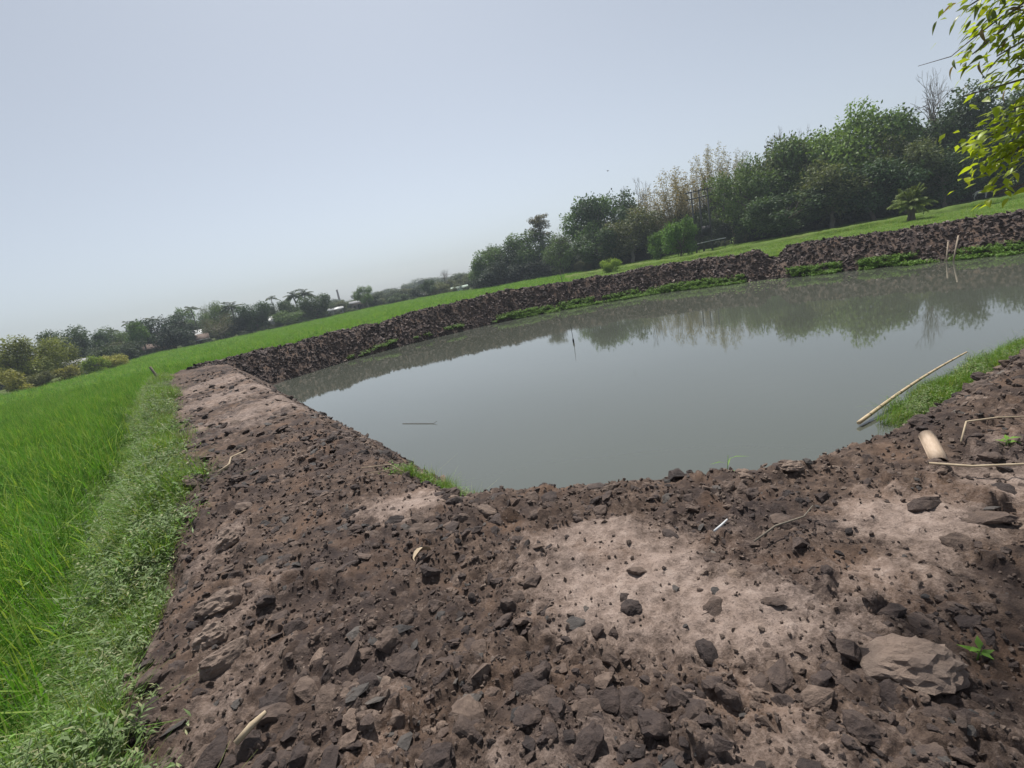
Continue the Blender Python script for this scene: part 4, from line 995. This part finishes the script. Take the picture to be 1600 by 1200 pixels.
def lathe(mb, prof, n=14):
    V = [(r * math.cos(k * 2 * math.pi / n), r * math.sin(k * 2 * math.pi / n), z) for r, z in prof for k in range(n)]
    mb.add(V, [(i * n + k, i * n + (k + 1) % n, (i + 1) * n + (k + 1) % n, (i + 1) * n + k) for i in range(len(prof) - 1) for k in range(n)])
t = empty('water_tank', (-4.8, 127.0, gz1(-4.8, 127)), 0); tag(t, 'small round white tank among the trees by the pale green shed', 'tank')
mb = MB(); lathe(mb, [(.0, 1.2), (.42, 1.22), (.48, 1.4), (.48, 1.85), (.36, 2.05), (.15, 2.12), (.0, 2.13)]); mb.build('tank_body', M_WHITE, t, True)
for sx in (-1, 1):
    for sy in (-1, 1):
        mb = MB(); mb.box((sx * .3, sy * .3, .6), (.05, .05, .6)); mb.build('leg', M_CONC, t)
t = empty('chimney_tower', (-89.5, 286.3, gz1(-89.5, 286.3)), 0); tag(t, 'slim distant chimney like tower above the long white roofed shed', 'chimney')
mb = MB(); lathe(mb, [(.7, 0), (.55, 9.5), (.45, 11.2), (.55, 11.3), (.55, 11.7), (.4, 11.75), (.35, 11.2)]); mb.build('stack', M_BRICK, t, True)
# heaps
def mound(name, label, cat, x, y, rx, ry, h, mat, seed):
    n_a, n_r = 22, 9; V = []
    for i in range(n_r):
        f = i / (n_r - 1)
        for k in range(n_a):
            a = k * 2 * math.pi / n_a; j = 1 + .12 * mnoise.noise(Vector((math.cos(a) * 1.5 + seed, math.sin(a) * 1.5, f * 2)))
            V.append((math.cos(a) * rx * math.sin(f * 1.57) * j, math.sin(a) * ry * math.sin(f * 1.57) * j, h * math.cos(f * 1.57) ** .8 * j - .05))
    mb = MB(); mb.add(V, [(i * n_a + k, (i + 1) * n_a + k, (i + 1) * n_a + (k + 1) % n_a, i * n_a + (k + 1) % n_a) for i in range(n_r - 1) for k in range(n_a)])
    o = mb.build(name, mat, None, True); o.location = (x, y, gz1(x, y)); tag(o, label, cat)
mound('tarpaulin_heap', 'small heap under white tarpaulin at the village rice edge', 'heap', -68.8, 92.0, .75, .7, .75, M_WHITE, 1)
mound('haystack', 'brown rounded haystack right of the brown roofed hut', 'haystack', -62.3, 91.9, 1.4, 1.2, 1.75, M_THATCH, 2)

# ------------------------------------------------------------------ transformer on poles
t = empty('transformer_frame', (27.4, 61.4, gz1(27.4, 61.4)), rad(-24)); t.scale = (.885, .885, .885); tag(t, 'dark transformer on tall poles in front of the wood', 'transformer')
for xx, top in ((-1.35, 8.5), (-.35, 8.6), (.75, 8.6)):
    mb = MB(); mb.tube([(xx, 0, -.2), (xx, 0, top * .5), (xx, 0, top)], [.15, .13, .10], 8); mb.build('pole', M_CONC, t)
for z in (8.4, 7.5):
    mb = MB(); mb.box((-.35, -.14, z), (1.75, .05, .07)); mb.build('crossarm', M_IRON, t)
for xx in (-1.7, -1.0, -.1, .4, 1.1):
    mb = MB(); lathe(mb, [(.0, 8.47), (.06, 8.47), (.03, 8.52), (.07, 8.55), (.03, 8.6), (.06, 8.63), (0, 8.7)], 8); q = mb.build('insulator', M_IRON, t); q.location = (xx, -.14, 0)
mb = MB(); mb.box((.2, -.35, 2.95), (.55, .32, .62)); tr_ = mb.build('transformer_tank', M_IRON, t)
for k in range(5):
    mb = MB(); mb.box((-.25 + k * .22, -.72, 2.9), (.03, .06, .5)); mb.build('cooling_fin', M_IRON, tr_)
mb = MB(); mb.box((.2, -.3, 2.25), (.9, .4, .06)); mb.build('platform', M_IRON, t)
rl = empty('guard_rail', (27.4, 60.6, gz1(27.4, 60.6)), rad(-24)); rl.scale = (.885, .885, .885); tag(rl, 'pale horizontal rail fence below the dark transformer', 'rail')
mb = MB(); mb.tube([(-1.6, 0, 1.35), (0, 0, 1.42), (2.2, 0, 1.45)], .06, 6); mb.build('bar', M_WHITE, rl)
for xx in (-1.4, .3, 2.0):
    mb = MB(); mb.tube([(xx, 0, -.2), (xx, 0, 1.4)], .05, 6); mb.build('post', M_CONC, rl)

# ------------------------------------------------------------------ posts and sticks
M_WOOD = plain_mat('weathered_wood', (.22, .19, .15), (.11, .095, .08), 12, .9, .3, (1, 1, .2))
M_WOODP = plain_mat('pale_wood', (.34, .28, .21), (.22, .18, .14), 12, .9, .2)
M_BAMB = plain_mat('dry_bamboo', (.55, .44, .29), (.40, .31, .19), 9, .55, .1, (1, 1, .3), .4)
M_PIECE = plain_mat('bleached_bamboo', (.55, .43, .33), (.38, .28, .20), 14, .6, .15, (4, 1, 4))
M_STRAW = plain_mat('dry_straw', (.50, .41, .29), (.33, .26, .18), 20, .8, .1)
def stick(name, label, P, R, mat, cat='stick', n=7, group=None):
    mb = MB(); mb.tube(P, R, n); o = mb.build(name, mat, None, True); tag(o, label, cat, group); return o
stick('wooden_post', 'weathered post leaning at the rice corner of the far left bank', [(-13.55, 18.95, -.75), (-13.6, 18.93, .0), (-13.72, 18.85, .62)], [.055, .055, .045], M_WOOD, 'post', 7)
stick('thin_stake', 'thin upright stake on the grass behind the far bank', [(6.3, 44.6, -.8), (6.32, 44.6, .1), (6.28, 44.6, 1.0)], [.04, .035, .02], M_WOOD, 'stake', 5)
stick('leaning_pole', 'longer of two pale poles leaning on the far right bank', [(19.2, 19.9, -1.62), (19.5, 20.1, -1.05), (19.85, 20.35, -.52)], [.032, .032, .028], M_WOODP, 'pole')
stick('leaning_pole', 'shorter left one of two poles leaning on the far right bank', [(19.2, 20.2, -1.62), (19.42, 20.4, -1.2), (19.65, 20.6, -.72)], [.03, .03, .026], M_WOODP, 'pole')
t = empty('pond_stake', (2.62, 18.05, WATER_Z), 0); tag(t, 'thin dark stake standing alone in the middle of the pond', 'stake')
mb = MB(); mb.tube([(0, 0, -.3), (.0, 0, .3), (-.02, 0, .72)], [.012, .010, .006], 6); mb.build('rod', M_DARK, t)
mb = MB(); lathe(mb, [(0, -.02), (.03, 0), (.035, .08), (.02, .16), (0, .17)], 8); mb.build('float', M_DARK, t)
stick('floating_twig', 'thin twig floating on the pond near the left bank', [(-2.78, 11.13, WATER_Z + .008), (-2.35, 10.86, WATER_Z + .012), (-1.95, 10.6, WATER_Z + .008), (-1.86, 10.6, WATER_Z + .05)], [.006, .007, .006, .004], M_WOOD, 'twig', 5)
# long bamboo at the right shore
t = empty('bamboo_pole', (0, 0, 0), 0); tag(t, 'long pale bamboo pole lying along the right water edge', 'bamboo pole')
A_, B_ = np.array([4.72, 6.26, -1.45]), np.array([8.05, 8.05, -1.36]); tt = np.linspace(0, 1, 16)
Pp = A_ + (B_ - A_) * tt[:, None] + np.c_[np.zeros(16), np.zeros(16), .06 * np.sin(tt * 3.1)]
mb = MB(); mb.tube(Pp, np.linspace(.028, .014, 16), 10); mb.build('culm', M_BAMB, t, True)
for k in range(1, 12):
    q = A_ + (B_ - A_) * (k / 12) + np.array([0, 0, .06 * math.sin(k / 12 * 3.1)]); d_u = (B_ - A_) / np.linalg.norm(B_ - A_); r_ = .028 - .014 * k / 12
    mb = MB(); mb.tube([q - d_u * .012, q, q + d_u * .012], [r_ * 1.02, r_ * 1.16, r_ * 1.02], 10); mb.build('node_ring', M_WOOD, t, True)
# split bamboo segment
mb = MB(); an = np.linspace(-.15, math.pi + .15, 13); V = []
for yy in (-.15, -.05, .05, .15):
    for r_ in (.042, .036):
        for a in an: V.append((math.cos(a) * r_ * (1 + .02 * yy), yy, math.sin(a) * r_))
nA = 13; F_ = []
for j in range(3):
    o0, o1 = j * 2 * nA, (j + 1) * 2 * nA
    for i in range(nA - 1):
        F_ += [(o0 + i, o0 + i + 1, o1 + i + 1, o1 + i), (o0 + nA + i, o1 + nA + i, o1 + nA + i + 1, o0 + nA + i + 1)]
    for e in (0, nA - 1): F_.append((o0 + e, o1 + e, o1 + nA + e, o0 + nA + e))
for o0 in (0, 6 * nA):
    for i in range(nA - 1): F_.append((o0 + i, o0 + nA + i, o0 + nA + i + 1, o0 + i + 1))
mb.add(V, F_); bp = mb.build('bamboo_piece', M_PIECE, None, True); bp.location = (2.43, 2.62, bz1(2.43, 2.62) + .025); bp.rotation_euler = (rad(10), rad(4), rad(-30))
tag(bp, 'short split piece of pale bamboo lying on the right bank', 'bamboo piece')
def lie(P, lift=.012): return [(x, y, bz1(x, y) + lift + dz) for x, y, dz in P]
stick('dry_stick', 'pale crooked stick lying on the left bank', lie([(-3.25, 4.87, .03), (-3.2, 5.02, .05), (-3.24, 5.15, .07), (-3.16, 5.33, .08)], .03), [.012, .012, .010, .006], M_STRAW)
stick('dry_stalk', 'thin straw by the grass tuft on the left bank edge', lie([(-1.5, 4.14, .02), (-1.25, 4.18, .05), (-1.0, 4.1, .03)], .02), [.005, .005, .003], M_STRAW, 'straw', 5)
stick('dry_stalk', 'second thin straw crossing near the left bank grass tuft', lie([(-1.42, 4.02, .02), (-1.2, 4.12, .04), (-1.05, 4.2, .03)], .02), [.004, .004, .003], M_STRAW, 'straw', 5)
stick('white_stick', 'short white stick on dark soil right of the centre', lie([(.88, 2.19, .01), (.93, 2.22, .03), (.98, 2.25, .035)]), [.006, .006, .004], M_WHITE, 'stick', 6)
stick('long_twig', 'long pale twig lying below the split bamboo piece', lie([(2.22, 2.42, .02), (2.35, 2.30, .04), (2.5, 2.18, .05), (2.75, 2.1, .03)], .02), [.007, .007, .006, .004], M_STRAW, 'twig', 6)
stick('curved_twig', 'thin curved twig right of the split bamboo piece', lie([(2.6, 2.62, .01), (2.75, 2.74, .04), (2.95, 2.74, .05), (3.15, 2.7, .02)], .02), [.005, .006, .005, .004], M_STRAW, 'twig', 6)
stick('dark_twig', 'thin dark twig beside the stone right of the centre', lie([(1.02, 2.06, .02), (1.15, 2.10, .04), (1.32, 2.14, .05), (1.42, 2.22, .04)], .02), [.005, .005, .004, .003], M_WOOD, 'twig', 6)
stick('wood_chip', 'small pale wood chip among clods near the weeds', lie([(-1.24, 1.45, .03), (-1.2, 1.5, .05), (-1.16, 1.54, .06)], .03), [.012, .014, .008], M_STRAW, 'chip', 5)
# curled dry leaf
mb = MB(); V = []
for i in range(7):
    f = i / 6; w_ = .03 * math.sin(.25 + f * 2.7)
    for s in (-1, 0, 1): V.append((f * .13, s * w_, .02 * abs(s) + .03 * math.sin(f * 3.1)))
mb.add(V, [(i * 3 + k, i * 3 + 3 + k, i * 3 + 4 + k, i * 3 + 1 + k) for i in range(6) for k in range(2)])
o = mb.build('dry_leaf', M_STRAW, None, True); o.location = (-.74, 2.46, bz1(-.74, 2.46) + .03); o.rotation_euler = (-.35, .1, .9); tag(o, 'curled dry pale leaf on clods left of the centre', 'leaf')
# green sprout and reed
def sprig(name, label, x, y, z, h, L, W, n, seed, mat):
    rg = np.random.default_rng(seed); t_ = empty(name, (x, y, z), 0); tag(t_, label, 'plant')
    mb = MB(); mb.tube([(0, 0, -.03), (.01, 0, h * .5), (.03, .01, h)], [.004, .003, .0015], 5); mb.build('stem', M_WEED, t_)
    for i in range(n):
        mb = MB(); a = i * 2.4; zz = h * (.35 + .65 * i / n); mb.leaves(np.array([[.015, 0, zz]]), np.array([[math.cos(a), math.sin(a), .5]]), np.array([[0, 0, 1.0]]), L * rg.uniform(.8, 1.2), W, .7, .25); mb.build('leaf', M_GRASS, t_)
sprig('green_sprout', 'tiny bright green sprout on shaded soil near the corner', 1.36, 1.30, bz1(1.36, 1.30), .05, .05, .022, 5, 1, M_GRASS)
sprig('reed', 'lone green reed rising at the near water edge', 1.40, 3.16, bz1(1.40, 3.16) - .02, .27, .14, .012, 6, 2, M_GRASS)
sprig('green_sprout', 'small leafy sprout beside the long pale twig', 2.72, 2.48, bz1(2.72, 2.48), .05, .06, .025, 6, 3, M_GRASS)

# ------------------------------------------------------------------ cow
def skin_body(name, verts, edges, radii, mat, root=0):
    me = bpy.data.meshes.new(name); me.from_pydata(verts, edges, []); o = bpy.data.objects.new(name, me); COL.objects.link(o)
    o.modifiers.new('skin', 'SKIN'); sub = o.modifiers.new('sub', 'SUBSURF'); sub.levels = 2; sub.render_levels = 2
    for v, r in zip(me.skin_vertices[0].data, radii): v.radius = r
    me.skin_vertices[0].data[root].use_root = True
    dg = bpy.context.evaluated_depsgraph_get(); ev = bpy.data.meshes.new_from_object(o.evaluated_get(dg)); bpy.data.objects.remove(o)
    ev.name = name; ev.materials.clear(); ev.materials.append(mat)
    for p_ in ev.polygons: p_.use_smooth = True
    return ev
M_COW = plain_mat('cow_coat', (.62, .60, .57), (.45, .43, .41), 4, .8, .1)
cv = [(0, 0, .95), (.35, 0, .98), (.62, 0, 1.0), (.85, 0, 1.05), (1.05, 0, .92), (1.28, 0, .66), (-.35, 0, .96), (-.62, 0, .98)]
ce = [(0, 1), (1, 2), (2, 3), (3, 4), (4, 5), (0, 6), (6, 7)]
cr_ = [(.30, .27), (.30, .27), (.25, .24), (.17, .15), (.13, .12), (.07, .07), (.29, .27), (.22, .22)]
def add_leg(root, pts, rr_):
    for p_, r_ in zip(pts, rr_):
        cv.append(p_); cr_.append((r_, r_)); ce.append((root, len(cv) - 1)); root = len(cv) - 1
for s in (-1, 1):
    add_leg(2, [(.58, s * .15, .62), (.60, s * .15, .38), (.56, s * .15, .14), (.60, s * .15, .02)], [.10, .06, .045, .05])
    add_leg(7, [(-.52, s * .15, .66), (-.66, s * .15, .40), (-.60, s * .15, .14), (-.57, s * .15, .02)], [.12, .06, .045, .05])
cv.append((-.82, 0, .85)); cr_.append((.03, .03)); ce.append((7, len(cv) - 1)); cv.append((-.86, 0, .45)); cr_.append((.025, .025)); ce.append((len(cv) - 2, len(cv) - 1))
cow = empty('cow', (52.2, 51.2, gz1(52.2, 51.2) + .3), rad(-40)); cow.scale = (.72, .72, .72); tag(cow, 'white cow grazing in the shade before the wood', 'cow')
obj('body', skin_body('cow_body', cv, ce, cr_, M_COW), cow)
for s in (-1, 1):
    mb = MB(); mb.leaves(np.array([[1.06, s * .09, .98]]), np.array([[-.1, s * 1.0, .1]]), np.array([[0, 0, 1.0]]), .16, .09, .5, .1); mb.build('ear', M_COW, cow)
    mb = MB(); mb.tube([(1.04, s * .06, 1.02), (1.06, s * .13, 1.10), (1.10, s * .12, 1.18)], [.025, .018, .004], 6); mb.build('horn', M_WOOD, cow)
# bird
t = empty('bird', (15.4, 58.0, 10.6), .6); tag(t, 'tiny dark bird flying over the wood', 'bird')
mb = MB(); lathe(mb, [(0, -.12), (.03, -.09), (.045, 0), (.03, .08), (.0, .14)], 8); q = mb.build('body', M_DARK, t, True); q.rotation_euler = (rad(90), 0, 0)
for s in (-1, 1):
    mb = MB(); mb.add([(0, .05, .01), (s * .14, .06, .07), (s * .30, -.02, .03), (s * .14, -.04, .06), (0, -.05, .01), (0, 0, -.01)], [(0, 1, 5), (1, 2, 3), (1, 3, 5), (3, 4, 5)]); mb.build('wing', M_DARK, t)

# ------------------------------------------------------------------ overhanging tree at the right
M_LIME = leaf_mat('lime_leaf', (.33, .42, .035), .55, .6, .4, (.36, .40, .04))
M_OLIVEL = leaf_mat('olive_leaf', (.125, .16, .05), .4, .9, .4, (.20, .12, .07))
tree = empty('overhanging_tree', (7.3, 4.3, 0), 0); tag(tree, 'lime leaved tree whose branches hang in at the right edge', 'tree')
TP = Vector((7.3, 4.3, bz1(7.3, 4.3)))
rgT = np.random.default_rng(77)
mb = MB(); limb(mb, (0, 0, -.2), (-.3, .1, 2.6), .17, .11, rgT, 10, 6, .02); limb(mb, (-.3, .1, 2.6), (-.9, .2, 4.4), .11, .06, rgT, 8, 5, .04); limb(mb, (-.3, .1, 2.5), (.8, .3, 4.6), .09, .04, rgT, 8, 5, .04)
tree.location = TP; mb.build('trunk', M_BARK, tree, True)
def leafmesh(L, W, mat, curl):
    V = []; m = 6
    for i in range(m + 1):
        f = i / m; w_ = W / 2 * math.sin(math.pi * min(1, f ** .8 * .98 + .02)) if 0 < i < m else .001
        for s in (-1, 0, 1): V.append((f * L, s * w_, -curl * L * f * f + .12 * w_ * abs(s) * 2))
    mb = MB(); mb.add(V, [(i * 3 + k, i * 3 + 3 + k, i * 3 + 4 + k, i * 3 + 1 + k) for i in range(m) for k in range(2)], 0.5)
    return mb
LIME = []; OLIV = []
for i in range(5):
    b_ = leafmesh(.092, .044, M_LIME, .25 + .1 * i); b_.A = [np.full(len(a), .2 + .16 * i) for a in b_.A]; LIME.append(b_.mesh('leaf', M_LIME, True))
    b_ = leafmesh(.10, .028, M_OLIVEL, .3 + .12 * i); b_.A = [np.full(len(a), .15 + .18 * i) for a in b_.A]; OLIV.append(b_.mesh('leaf', M_OLIVEL, True))
def put_leaf(me, P, az, pitch, roll_, s):
    o = obj('leaf', me, tree); o.location = Vector(P) - TP; o.rotation_euler = (roll_, pitch, az); o.scale = (s, s, s)
def twig(P, r0_, r1_):
    mb = MB(); mb.tube([tuple(Vector(p_) - TP) for p_ in P], np.linspace(r0_, r1_, len(P)), 6); mb.build('branch', M_TWIG, tree, True)
J = (6.7, 4.45, 2.6)
# upper boughs with hanging narrow leaves, lower boughs with broad lime leaves: tips in the bough's own place
UPPER = [[J, (5.4, 4.2, 3.0), (4.35, 3.95, 2.95), (3.92, 4.02, 2.78)], [J, (5.3, 4.1, 2.85), (4.4, 3.9, 2.72), (3.96, 3.98, 2.45)], [J, (5.2, 4.0, 2.75), (4.5, 3.82, 2.55), (4.05, 3.88, 2.38)],
         [J, (5.2, 4.0, 2.95), (4.4, 3.8, 2.80), (4.06, 3.86, 2.62)], [J, (5.1, 3.95, 2.5), (4.45, 3.8, 2.35), (4.1, 3.82, 2.25)]]
LOWER = [[J, (5.2, 4.0, 2.2), (4.4, 3.85, 1.95), (3.98, 3.95, 1.80)], [J, (5.1, 3.95, 2.0), (4.5, 3.8, 1.80), (4.0, 3.93, 1.66)], [J, (5.2, 4.05, 2.1), (4.4, 3.85, 1.75), (4.04, 3.87, 1.62)],
         [J, (5.0, 3.9, 2.2), (4.4, 3.75, 2.02), (4.1, 3.82, 1.98)], [J, (5.1, 3.95, 1.7), (4.4, 3.8, 1.45), (4.06, 3.86, 1.38)], [J, (5.2, 4.0, 2.3), (4.4, 3.9, 2.2), (3.92, 4.02, 2.17)]]
def along(P, t):
    P = [np.array(p_) for p_ in P]; k = t * (len(P) - 1); i = min(int(k), len(P) - 2); return P[i] + (P[i + 1] - P[i]) * (k - i)
for B in UPPER:
    twig(B, .028, .005)
    for _ in range(28):
        q = along(B, 1 - .34 * rgT.random() ** 1.2) + rgT.normal(0, .07, 3); put_leaf(OLIV[rgT.integers(5)] if rgT.random() < .8 else LIME[rgT.integers(5)], q, rad(180) + rgT.normal(0, .9), rgT.uniform(.0, 1.0), rgT.normal(0, .5), rgT.uniform(.7, 1.15))
for k, B in enumerate(LOWER):
    twig(B, .022, .004)
    for _ in range((40, 40, 40, 22, 10, 4)[k]):
        q = along(B, 1 - (.34 if k < 4 else .2) * rgT.random()) + rgT.normal(0, .06, 3); put_leaf(LIME[rgT.integers(5)], q, rad(180) + rgT.normal(0, 1.1), rgT.uniform(-.25, .55), rgT.normal(0, .4), rgT.uniform(.75, 1.2))
twig([(4.5, 3.85, 2.75), (4.15, 3.95, 2.66), (3.95, 3.99, 2.55), (3.86, 4.05, 2.48), (3.72, 4.19, 2.49)], .008, .002)
fm = MB(); C_, D_ = [], []
for B in LOWER[:4] + UPPER:
    for _ in range(150):
        C_.append(along(B, .97 - .75 * rgT.random() ** 1.3) + rgT.normal(0, .10, 3) - np.array(TP)); a = rad(180) + rgT.normal(0, 1.1); D_.append((math.cos(a), math.sin(a), rgT.uniform(-.8, .2)))
m = len(C_); fm.leaves(np.array(C_), np.array(D_), np.array([[0, 0, 1.0]]) + rgT.normal(0, .4, (m, 3)), rgT.uniform(.07, .11, m), rgT.uniform(.03, .045, m), rgT.random(m) * .8, .2)
fm.build('foliage', M_LIME, tree)['kind'] = 'stuff'
# crown above and beside the picture, plus leaf clusters added for their shade
cm = MB(); C_, R_ = [], []
for c, r, m in [((6.4, 4.4, 4.6), 1.1, 900), ((7.8, 4.6, 4.7), 1.2, 900), ((5.2, 4.3, 4.5), .9, 600), ((6.8, 3.4, 4.2), 1.0, 600), ((7.2, 5.4, 4.8), 1.1, 600), ((4.0, 4.0, 4.6), .75, 320), ((2.7, 3.7, 4.6), .6, 200), ((1.6, 3.6, 4.4), .5, 150), ((1.05, 3.35, 4.1), .42, 110)]:  # leftmost clusters are added out of view to dapple the bottom right soil
    v = rgT.normal(0, 1, (m, 3)); v /= np.linalg.norm(v, axis=1)[:, None]; C_.append(np.array(c) + v * r * rgT.uniform(.2, 1, m)[:, None] ** .5 - np.array(TP)); R_.append(v)
C_ = np.vstack(C_); R_ = np.vstack(R_); m = len(C_)
cm.leaves(C_, R_ * .5 + rgT.normal(0, .7, (m, 3)) + np.array([0, 0, -.4]), R_ + np.array([0, 0, .7]), rgT.uniform(.10, .16, m), rgT.uniform(.045, .065, m), rgT.random(m), .2)
cr2 = cm.build('foliage', M_LIME, tree); cr2['kind'] = 'stuff'
twig([(6.4, 4.5, 4.2), (5.2, 4.3, 4.5), (4.0, 4.0, 4.6), (2.7, 3.75, 4.6), (1.05, 3.4, 4.1)], .05, .008)  # unseen long limb, added to carry the shading clusters

# ------------------------------------------------------------------ haze
m = bpy.data.materials.new('haze'); m.use_nodes = True; nt = m.node_tree; nt.nodes.clear()
out = nt.nodes.new('ShaderNodeOutputMaterial'); pv = nt.nodes.new('ShaderNodeVolumePrincipled')
pv.inputs['Color'].default_value = (.76, .86, .97, 1); pv.inputs['Density'].default_value = .0007; pv.inputs['Anisotropy'].default_value = .2
nt.links.new(pv.outputs[0], out.inputs['Volume'])
mb = MB(); mb.box((0, 0, 8.0), (640, 640, 12.2)); hz = mb.build('haze', m)
tag(hz, 'thin pale haze over the fields', 'haze', kind='stuff')
